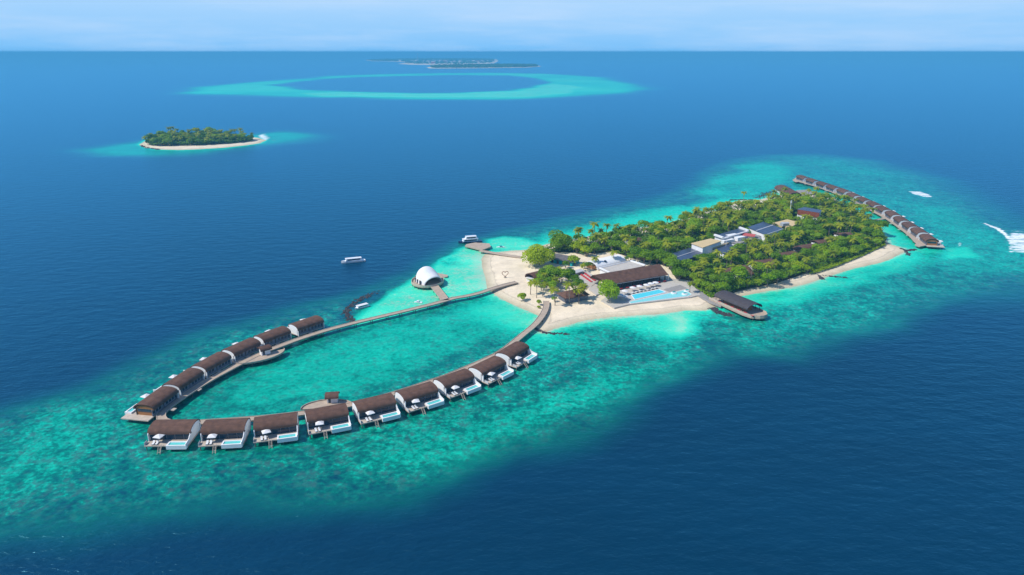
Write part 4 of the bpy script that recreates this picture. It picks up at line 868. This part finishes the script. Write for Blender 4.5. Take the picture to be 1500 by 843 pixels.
# beach odds and ends
q = at(740, 406.5, G); ht = empty('heart_sculpture', (q[0], q[1], G), .2, 'dark heart-shaped frame standing upright on the open sand', 'sculpture'); mb = MB(); prev = None
for i in range(31):
    t = 2*math.pi*i/30; p = Vector((1.9*math.sin(t)**3, 0, 2.3 + 1.9*(13*math.cos(t)-5*math.cos(2*t)-2*math.cos(3*t)-math.cos(4*t))/16))
    if prev: mb.tube(prev, p, .17, .17, 5)
    prev = p
mb.build('frame', M['rust'], ht); MB().box((0, 0, .12), (1.6, .7, .24)).build('base', M['darkwood'], ht)
for i, (x, y, n_) in enumerate([(771, 374.5, 'nearer the jetty'), (775, 374, 'nearer the dark trees')]):
    p = at(x, y, G); k_ = empty('beach_canopy', (p[0], p[1], G), 0, 'small red beach canopy on the sand, ' + n_, 'canopy', 'red canopies at the jetty end')
    MB().tube((0, 0, 2), (0, 0, 2.8), 2.0, .1, 4).build('cover', M['red'], k_)
    for s in (-1, 1): MB().tube((s, 0, 0), (s, 0, 2.1), .06, .06, 5).build('pole', M['grey'], k_)
lm = at(1062.5, 369, G); s_ = empty('floodlight_mast', (lm[0], lm[1], G), 0, 'white floodlight mast beside the small panelled roof', 'mast'); MB().tube((0, 0, 0), (0, 0, 9.5), .16, .1, 6).build('pole', M['white'], s_); MB().box((0, 0, 9.6), (2.4, .4, .5)).build('lamp_head', M['white'], s_)
lm = at(1156, 319, G); s_ = empty('antenna_mast', (lm[0], lm[1], G), 0, 'thin white mast rising from the trees behind the pale court', 'mast'); MB().tube((0, 0, 0), (0, 0, 14), .3, .14, 6).build('pole', M['white'], s_); MB().box((0, 0, 13), (.9, .5, 2.2)).build('antenna_panel', M['white'], s_)
# ------------------------------------------------------------------ vegetation
R5 = random.Random(11)
def palm_meshes(k):
    rr = random.Random(100+k); c = MB(); nf = 15 + k % 3
    for i in range(nf):
        az = 2*math.pi*i/nf + rr.uniform(-.2, .2); up = rr.uniform(-.15, .95); L_ = rr.uniform(3.2, 4.3); n_ = 7; droop = rr.uniform(.9, 1.5)
        prev = None; ca, sa = math.cos(az), math.sin(az); pts = []
        for j in range(n_+1):
            t = j/n_; a = up - droop*t; 
            if prev is None: p = Vector((0, 0, 0))
            else: p = prev + Vector((ca*math.cos(a), sa*math.cos(a), math.sin(a)))*(L_/n_)
            pts.append(p); prev = p
        side = Vector((-sa, ca, 0))
        for j in range(n_):
            wd = (.95, 1.1, 1.1, 1.0, .85, .65, .4)[j]*.95; p0 = pts[j]; p1 = pts[j+1]; out_ = (p1-p0)
            for s in (-1, 1):
                tip = p0 + side*s*wd + out_*.9 + Vector((0, 0, -.38*wd))
                c.add([tuple(p0), tuple(p1), tuple(tip), tuple(p0 + side*s*wd*.6 + out_*.05 + Vector((0, 0, -.12*wd)))], [(0, 1, 2, 3)])
    return c
def trunk_mesh(h, lean, r0=.26, r1=.15):
    t = MB(); prev = Vector((0, 0, -.3)); n_ = 4
    for i in range(1, n_+1):
        u = i/n_; p = Vector((lean*u*u, lean*.3*u, h*u)); t.tube(prev, p, r0+(r1-r0)*(i-1)/n_, r0+(r1-r0)*i/n_, 5); prev = p
    return t, prev
PALMS = []
for k in range(7):
    h = (7.5, 8.5, 9.5, 10.5, 9.0, 8.0, 11.0)[k]; tm, top = trunk_mesh(h, (.8, -1.2, 1.6, -.6, .3, 1.9, -1.5)[k])
    r = empty('palm_tree', (0, 0, -500), 0, 'x', 'palm tree'); tm.build('trunk', M['bark'], r); palm_meshes(k).build('crown', M['palm'], r, tuple(top)); PALMS.append(r)
def crown_mesh(rx, rz_, n, leaf, seed, lobes=7, low=-.6):
    rr = random.Random(seed); L_ = []
    for i in range(lobes):
        a = rr.uniform(0, 6.28); q = rr.uniform(.15, .62); L_.append((Vector((math.cos(a)*rx*q, math.sin(a)*rx*q, rz_*rr.uniform(-.05, .5))), rr.uniform(.36, .58)))
    L_.append((Vector((0, 0, .25*rz_)), .62)); mb = MB()
    for i in range(n):
        c, s = rr.choice(L_); v = Vector((rr.gauss(0, 1), rr.gauss(0, 1), rr.gauss(.25, 1))).normalized()
        if v.z < low: v.z = -v.z*.5; v.normalize()
        d = s*rr.uniform(.82, 1.06); p = c + Vector((v.x*rx*d, v.y*rx*d, v.z*rz_*d))
        nrm = (v + Vector((rr.gauss(0, .45), rr.gauss(0, .45), rr.gauss(.25, .4)))).normalized(); t = nrm.orthogonal().normalized(); b_ = nrm.cross(t); a = rr.uniform(0, 6.28)
        t, b_ = t*math.cos(a)+b_*math.sin(a), b_*math.cos(a)-t*math.sin(a); q = leaf*rr.uniform(.6, 1.25)
        mb.add([tuple(p - t*q), tuple(p - b_*q*.6 + nrm*.1*q), tuple(p + t*q), tuple(p + b_*q*.6 - nrm*.1*q)], [(0, 1, 2, 3)])
    return mb
def broad(k, rx, rz_, h, n, leaf, m, name='broadleaf_tree', cat='tree'):
    r = empty(name, (0, 0, -500), 0, 'x', cat); t = MB(); t.tube((0, 0, -.4), (0, 0, h-rz_*.3), .34, .2, 6)
    for i in range(4):
        a = i*1.6+k; t.tube((0, 0, h*.35), (math.cos(a)*rx*.5, math.sin(a)*rx*.5, h), .17, .07, 5)
    t.build('trunk', M['bark'], r); crown_mesh(rx, rz_, n, leaf, 300+k).build('crown', m, r, (0, 0, h)); return r
BROAD = [broad(0, 4.2, 3.4, 5.0, 620, .48, M['tree']), broad(1, 5.0, 3.6, 5.6, 760, .5, M['tree']), broad(2, 3.6, 3.2, 4.2, 520, .45, M['tree']), broad(3, 5.6, 4.0, 6.2, 860, .52, M['tree']), broad(4, 4.6, 3.0, 3.6, 680, .46, M['lime'])]
GR = {}
def plant(proto, x, y, z, s, rz, label, group, sz=None):
    if proto.get('used'): o_ = copy_tree(proto, (x, y, z), rz, label=label, scale=(s, s, sz or s), group=group); 
    else: proto['used'] = 1; proto.location = (x, y, z); proto.rotation_euler = (0, 0, rz); proto.scale = (s, s, sz or s); proto['label'] = label; proto['group'] = group; o_ = proto
    return o_
# hand-placed trees: ground spot in the photograph, crown radius, height to crown centre
big = broad(10, 11.5, 9.5, 5.6, 5600, .62, M['lime']); p = at(790, 389, G); plant(big, *p, G-1.4, 1, 0, 'very large rounded yellow-green tree beside the jetty beach', 'single')
del big['group']
bt = broad(11, 7.8, 6.6, 5.0, 3200, .5, M['tree']); p = at(892, 442, G); plant(bt, *p, G-.2, 1, 0, 'rounded deep green tree standing on the beach beside the pool', 'single'); del bt['group']
dk = broad(12, 10, 7.5, 6.5, 3600, .6, M['tree']); p = at(820, 369, G); plant(dk, *p, G-.2, 1, 0, 'broad dark green tree behind the grey roof with turquoise walls', 'single'); del dk['group']
for i, (x, y, s, lab) in enumerate([(845, 372, 1.25, 'lime green rounded tree right behind the grey shingled roof'), (860, 376, 1.15, 'bright bushy tree between grey roof and white vault')]): plant(BROAD[4], *at(x, y, G), G-.2, s, i, lab, 'trees by the grey shingled roof')
plant(BROAD[4], *at(842, 389.5, G), G-.8, 1.15, 1, 'low rounded tree in the sandy yard near the white vault', 'trees in the sandy yard'); plant(BROAD[2], *at(828, 393.5, G), G-.6, .8, 2, 'smaller shrub-like tree in the sandy yard by the pergola', 'trees in the sandy yard')
bush = broad(13, 2.9, 2.3, 1.9, 900, .36, M['lime'], 'round_bush', 'bush'); plant(bush, *at(766, 439, G), G-.2, 1, 0, 'round clipped bush alone on the sand, nearest the water', 'bushes on the beach point')
plant(bush, *at(789.5, 446, G), G+.2, .62, 1, 'small round bush at the landing of the villa walkway', 'bushes on the beach point'); plant(bush, *at(789, 450, G), G-.8, .4, 2, 'tiny dark shrub below the bush at the walkway landing', 'bushes on the beach point')
for i, (x, y, s, k) in enumerate([(934, 386, 1.15, 3), (943, 387, 1.2, 1), (952, 388.5, 1.0, 0), (962, 388, 1.0, 3), (972, 390, .9, 2), (981, 394, .9, 1), (986, 401, .95, 3), (991, 406, .9, 0), (995, 412, .9, 1), (981, 387, 1.0, 0), (985, 391, .95, 0), (990, 398, .95, 2), (970, 385, 1.0, 1), (924, 382.5, .7, 2), (912, 384, .5, 2), (917, 383, .5, 0), (907, 385, .5, 0), (884, 389, .6, 2)]):
    plant(BROAD[k], *at(x, y, G), G-.6, s, i*1.7, 'green tree pressed against the back or garden end of the long restaurant', 'trees round the back of the restaurant')
for i, (x, y, s) in enumerate([(800, 408, 1.0), (812, 412, 1.1), (823, 411, 1.1), (832, 409, .9), (806, 417, .8), (842, 415, .7), (850, 417, .6), (796, 412, .7), (790, 408, .7), (786, 416, .6), (793, 421, .6), (808, 424, .7), (836, 412, .7), (860, 392, .6), (856, 389, .45), (805, 396, .6), (800, 414, .8), (843, 420, .55), (812, 437, .35)]):
    plant(BROAD[(i*2+1) % 4], *at(x, y+5, G), G-.3, s, i, 'green tree crowding round the vault and hipped pavilion', 'trees round the hipped pavilion')
handp = [(777, 431, 0, 1.0, 'slender palm on the point nearest the walkway landing'), (786, 436, 3, .85, 'leaning palm between bush and walkway landing'), (795, 434, 1, .9, 'palm above the landing of the villa walkway'), (813, 447, 2, 1.0, 'palm with yellow dead fronds in front of the hipped pavilion'), (834, 445.5, 3, 1.1, 'tall straight palm in front of the hipped pavilion wall'), (848, 445, 1, 1.0, 'tall palm before the corner of the hipped pavilion'), (852, 440, 4, .9, 'palm leaning over the small terrace'), (858, 437, 2, .8, 'short palm at the small terrace steps'),
    (872, 393, 0, .95, 'palm before the white vaulted building, toward its open end'), (898, 388, 4, 1.0, 'palm before the middle of the white vaulted building'), (820, 413, 6, .8, 'palm rising above the brown vault'), (800, 420, 2, .8, 'palm at the trees round the brown vault'), (818, 424, 5, .85, 'palm over the sandy path by the hipped pavilion'),
    (848, 357, 6, 1.0, 'dark palm rising above the tree mass at the northern corner'), (1089, 297, 3, .9, 'lone palm on the pale sand spit of the north shore'), (1010, 430, 4, .7, 'short palm at the garden edge by the boat-shaped restaurant'), (855, 400, 5, .6, 'small palm on the raised terrace')]
for i, (x, y, k, s, lab) in enumerate(handp): plant(PALMS[k], *at(x, y, G), G-.1, s, i*1.3, lab, 'palms near the beach end of the island')
# northern shore palms that stand out against the sea
for i, (x, y) in enumerate([(905, 350), (917, 352), (929, 348.5), (953, 344), (964, 343), (980, 341), (1006, 330), (1014, 329), (1024, 327), (1030, 321), (1040, 319), (1066, 312), (1080, 309), (1130, 303), (888, 352)]):
    plant(PALMS[(i*3+6) % 7], *at(x, y, G), G-.1, R5.uniform(.85, 1.1), i*2.1, 'coconut palm of the loose line along the north shore', 'palms along the north shore')
FOREST = ats([(798,366),(815,360),(850,356),(872,350),(900,346),(950,340),(985,334),(1008,326),(1040,316),(1062,309),(1078,308),(1112,304),(1125,297),(1150,293),(1178,291),(1213,292),(1234,299.5),(1260,314),(1281,330),(1295,347),(1297,357),
    (1262,373),(1222,387),(1196,396),(1170,405),(1140,415),(1105,423),(1082,427),(1060,434),(1046,440),(1030,437),(1010,424),(992,413),(986,402),(978,390),(955,386),(945,384),(925,379),(912,374),(895,369),(872,373),(855,378),(846,372),(800,370)], G)
def clear_of(x, y, mrg=0):
    for P_, m_ in FOOT:
        if inside(x, y, P_): return False
        if m_ + mrg > 0:
            for i in range(len(P_)):
                a = Vector(P_[i-1]); b_ = Vector(P_[i]); d_ = b_-a; t = max(0, min(1, (Vector((x, y))-a).dot(d_)/max(d_.length_squared, 1e-6)))
                if (Vector((x, y))-a-d_*t).length < m_ + mrg: return False
    return True
FP = np.array(FOREST); bx0, by0 = FP.min(0); bx1, by1 = FP.max(0)
_gx = np.arange(bx0-2, bx1+3, 1.0); _gy = np.arange(by0-2, by1+3, 1.0); _GX, _GY = np.meshgrid(_gx, _gy); _CL = np.ones(_GX.shape, bool)
for P_, m_ in FOOT: _CL &= poly_sd(_GX.ravel(), _GY.ravel(), P_).reshape(_GX.shape) < -(m_ + .2)
def quick_clear(x, y):
    i = int(round(x-_gx[0])); j = int(round(y-_gy[0]))
    return not (0 <= i < len(_gx) and 0 <= j < len(_gy)) or _CL[j, i]
def in_view_of_roof(x, y, h):
    """would a tree of height h standing here hide a roof just behind it"""
    d_ = Vector((x, y)).normalized()
    for dist in (2, 4, 6, 8, 10, 12, 14, 17, 20):
        q = Vector((x, y)) + d_*dist
        for P_, m_ in SEE:
            if inside(q.x, q.y, P_): return dist
    return 0
SEE = FOOT[:-VPOLY]
spots = []; tries = 0
def far_enough(x, y, d2): return all((x-a)**2+(y-b_)**2 > d2 for a, b_, *_ in spots)
while tries < 9000 and len(spots) < 640:
    tries += 1; x = R5.uniform(bx0, bx1); y = R5.uniform(by0, by1)
    if inside(x, y, FOREST) and far_enough(x, y, 4.9**2) and clear_of(x, y, 1.6):
        sd_ = float(poly_sd(np.array([x]), np.array([y]), FOREST)[0]); spots.append((x, y, sd_))
npalm = nbroad = 0
ux = Vector(at(1250, 340, 0)) - Vector(at(880, 400, 0)); u0 = Vector(at(880, 400, 0))
ZN = ['near the restaurant', 'around the solar roofs', 'in the middle of the island', 'toward the far end of the island']
for x, y, sd_ in spots:
    u = (Vector((x, y))-u0).dot(ux)/ux.length_squared; zi = min(3, max(0, int(u*4))); south = (Vector((x, y))-u0).cross(ux) > 0
    pal = R5.random() < (.58 if u < .45 else .72); hid = in_view_of_roof(x, y, 3.2)
    s = R5.uniform(.72, 1.2)
    if hid: s = min(s, .52 + .026*hid); pal = pal and hid > 15
    if hid and hid < 9 and R5.random() < .35: continue
    if sd_ < 7: pal = pal and R5.random() < (.25 if south else .9)
    side_ = 'southern' if south else 'northern'
    if pal and npalm < 212:
        npalm += 1; s = min(max(s, .9), 1.12); plant(PALMS[R5.randrange(7)], x, y, G-.2, s, R5.uniform(0, 6.28), 'coconut palm in the grove %s, %s half' % (ZN[zi], side_), 'palms in the grove %s, %s half' % (ZN[zi], side_), s*R5.uniform(.9, 1.12))
    elif nbroad < 262:
        nbroad += 1; lime = (sd_ < 8 and south and R5.random() < .55) or R5.random() < .12
        plant(BROAD[4] if lime else BROAD[R5.randrange(4)], x, y, G-(.2 if not hid else .7), s*(1.0 if not lime else .95), R5.uniform(0, 6.28), '%s tree in the grove %s, %s half' % ('yellow-green broadleaf' if lime else 'dark green broadleaf', ZN[zi], side_), '%s trees in the grove %s, %s half' % ('yellow-green' if lime else 'dark green', ZN[zi], side_))
print('palms', npalm, 'broad', nbroad, 'spots', len(spots))
# understorey: leafy clumps over the whole grove, and the low green hem along the south beach
def mass(name, poly, m, n, hfun, leaf, seed, avoid=True):
    rr = random.Random(seed); P_ = np.array(poly); a0, b0 = P_.min(0); a1, b1 = P_.max(0); mb = MB(); k = 0
    while k < n:
        x = rr.uniform(a0, a1); y = rr.uniform(b0, b1)
        if not inside(x, y, poly): continue
        k += 1
        if avoid and not quick_clear(x, y): continue
        h = hfun(x, y); z = h*rr.uniform(.45, 1.0); nn = Vector((rr.gauss(0, .6), rr.gauss(0, .6), 1)).normalized(); t = nn.orthogonal().normalized(); b_ = nn.cross(t); a = rr.uniform(0, 6.28)
        t, b_ = t*math.cos(a)+b_*math.sin(a), b_*math.cos(a)-t*math.sin(a); q = leaf*rr.uniform(.6, 1.3); p = Vector((x, y, G+z))
        mb.add([tuple(p-t*q), tuple(p-b_*q*.7), tuple(p+t*q), tuple(p+b_*q*.7)], [(0, 1, 2, 3)])
    o_ = mb.build(name, m); return tag(o_, kind='stuff')
def hN(x, y): return 1.0 + 4.2*max(0, mnoise.noise((x*.09, y*.09, 3)) + .5)
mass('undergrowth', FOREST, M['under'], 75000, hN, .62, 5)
HEM = ats([(1294,350),(1297,360),(1262,376),(1224,391),(1196,400),(1186,402),(1190,392),(1222,382),(1262,364)], G)
mass('ground_shrubs', HEM, M['lime'], 9000, lambda x, y: .5 + 1.5*abs(mnoise.noise((x*.12, y*.12, 9))), .5, 6, False)
HEM2 = ats([(1182,398),(1150,406),(1110,418),(1080,424),(1050,437),(1030,437),(1008,422),(1000,412),(1030,425),(1080,414),(1140,402),(1180,392)], G)
mass('ground_shrubs', HEM2, M['tree'], 8000, lambda x, y: .6 + 2.4*abs(mnoise.noise((x*.12, y*.12, 19))), .5, 7)
FR_ = ats([(799,366),(850,360),(900,352),(960,344),(1010,332),(1068,313),(1078,310),(1150,294),(1213,293),(1234,300),(1260,314.5),(1281,331),(1295,348),(1293,358),(1222,386),(1140,413),(1082,425),(1046,438),(1032,435),(992,411),(978,390),(955,386),(945,384),(925,379),(912,374),(895,369),(872,372),(846,370),(800,369)], G)
# leaf litter floor of the grove
fl = [(x, y) for x, y in FR_]; o_ = MB().prism(fl, G-.6, G+.26).build('forest_floor', mat('leaf_litter', (.055, .06, .03), .95, .5, .15, .1)); tag(o_, kind='structure')
# small wooded island
FW = ats([(214,213.5),(232,216),(290,215),(335,212.5),(370,208.5),(372,205.5),(340,201.5),(290,199.5),(240,202),(216,208)])
Pw = np.array(FW); x0_, y0_ = Pw.min(0); x1_, y1_ = Pw.max(0); fsp = []
t_ = 0
while t_ < 5000 and len(fsp) < 115:
    t_ += 1; x = R5.uniform(x0_, x1_); y = R5.uniform(y0_, y1_)
    if inside(x, y, FW) and all((x-a)**2+(y-b_)**2 > 8.5**2 for a, b_ in fsp): fsp.append((x, y))
for i, (x, y) in enumerate(fsp):
    wst = x < -520
    if wst and R5.random() < .6 or R5.random() < .38: plant(BROAD[4] if wst and R5.random() < .4 else BROAD[i % 4], x, y, 1.0, R5.uniform(.9, 1.5), i, 'broadleaf tree on the small wooded island', 'broadleaf trees on the small wooded island')
    else: plant(PALMS[i % 7], x, y, 1.0, R5.uniform(1.0, 1.5), i, 'dark palm on the small wooded island', 'palms on the small wooded island')
mass('undergrowth', FW, M['under'], 26000, lambda x, y: 3 + 6*max(0, mnoise.noise((x*.05, y*.05, 3)) + .4), 1.5, 8, False)
# ------------------------------------------------------------------ far islands
def far_wood(pix, h, leaf, n, seed, sand=True):
    P_ = ats(pix); c = MB().prism(P_, -.3, 1.0); tag(c.build('beach', M['sand']), kind='structure')
    rr = random.Random(seed); Q = np.array(P_); a0, b0 = Q.min(0); a1, b1 = Q.max(0); mb = MB(); k = 0
    cx, cy = Q.mean(0); core = [(cx+(x-cx)*.94, cy+(y-cy)*.8) for x, y in P_]
    while k < n:
        x = rr.uniform(a0, a1); y = rr.uniform(b0, b1)
        if not inside(x, y, core): continue
        k += 1; z = h*rr.uniform(.2, 1.0); nn = Vector((rr.gauss(0, .7), rr.gauss(0, .7), 1)).normalized(); t = nn.orthogonal().normalized(); b_ = nn.cross(t); q = leaf*rr.uniform(.6, 1.3); p = Vector((x, y, 1+z))
        mb.add([tuple(p-t*q), tuple(p-b_*q*.7), tuple(p+t*q), tuple(p+b_*q*.7)], [(0, 1, 2, 3)])
    tag(mb.build('distant_wood', M['farwood']), kind='stuff'); return core
far_wood([(625,99),(640,97.2),(700,95.8),(760,95.6),(788,96.3),(793,98),(770,99.4),(700,100.4),(650,100.8),(628,100.6)], 15, 9, 9000, 31)
town = far_wood([(535,88.5),(560,87.2),(620,86.2),(700,86.0),(728,87),(730,90),(724,93),(690,95),(640,95.8),(600,95.2),(583,94),(600,92),(575,90.5),(545,90)], 13, 16, 6000, 32)
far_wood([(636,81.4),(660,80.6),(700,80.6),(728,81.2),(725,82),(690,82.2),(650,82)], 18, 40, 1500, 33)
far_wood([(108,80.7),(130,80.2),(163,80.6),(150,81.2),(115,81.3)], 15, 40, 700, 34); far_wood([(230,79.6),(260,79.2),(292,79.6),(260,80.1)], 16, 60, 500, 35)
far_wood([(362,79.4),(390,79.1),(412,79.5),(388,79.9)], 16, 60, 500, 36); far_wood([(465,79.6),(500,79.1),(540,79.5),(500,80)], 18, 60, 500, 37)
hs = None; rr = random.Random(5); cols = ['white', 'whitewood', 'concrete', 'teal', 'redroof']
protos = []
for i, cl in enumerate(cols):
    h = empty('town_house', (0, 0, -500), 0, 'x', 'house'); MB().box((0, 0, 5), (26, 18, 10)).build('wall', M[cl], h)
    MB().profile([(-10, 10), (0, 14), (10, 10)], -14, 14).build('roof', M[('grey', 'white', 'rust', 'grey', 'concrete')[i]], h); protos.append(h)
n_ = 0
while n_ < 46:
    x = rr.uniform(585, 728); y = rr.uniform(90.5, 94.6); p = at(x, y)
    if not inside(p[0], p[1], town): continue
    k = rr.choice((0, 0, 0, 1, 1, 2, 3, 4)); s = rr.uniform(.8, 1.7)
    lab = ('white house with grey roof', 'pale boarded house with white roof', 'sand-coloured house with rusty roof', 'turquoise house with grey roof', 'red house with pale roof')[k] + ' in the distant island town'
    plant(protos[k], p[0], p[1], 6, s, rr.uniform(0, 3), lab, ('white', 'pale boarded', 'sand-coloured', 'turquoise', 'red')[k] + ' houses of the distant town'); n_ += 1
p = at(612, 89); tw = empty('radio_mast', (p[0], p[1], 1), 0, 'thin mast rising over the distant island town', 'mast'); MB().tube((0, 0, 0), (0, 0, 105), 5, 2.5, 6).build('lattice_tower', M['grey'], tw); MB().box((0, 0, 107), (12, 12, 4)).build('antenna', M['white'], tw)
for q in PALMS + BROAD + protos + [bush]:
    if 'used' in q: del q['used']
for o_ in scene.objects:
    if 'used' in o_: del o_['used']
    if o_.get('group') == 'single': del o_['group']
HAZE = 0.00015
# ------------------------------------------------------------------ haze
hb = MB().box((0, 0, 66.5), (130000, 130000, 137.0))
hm = bpy.data.materials.new('haze_air'); hm.use_nodes = True; hn = hm.node_tree
for q in list(hn.nodes): hn.nodes.remove(q)
ho = hn.nodes.new('ShaderNodeOutputMaterial'); hv = hn.nodes.new('ShaderNodeVolumePrincipled')
hv.inputs['Color'].default_value = (0.15, 0.63, 1.0, 1); hv.inputs['Density'].default_value = HAZE; hv.inputs['Anisotropy'].default_value = 0.0
hn.links.new(hv.outputs[0], ho.inputs['Volume'])
tag(hb.build('haze', hm), kind='stuff')
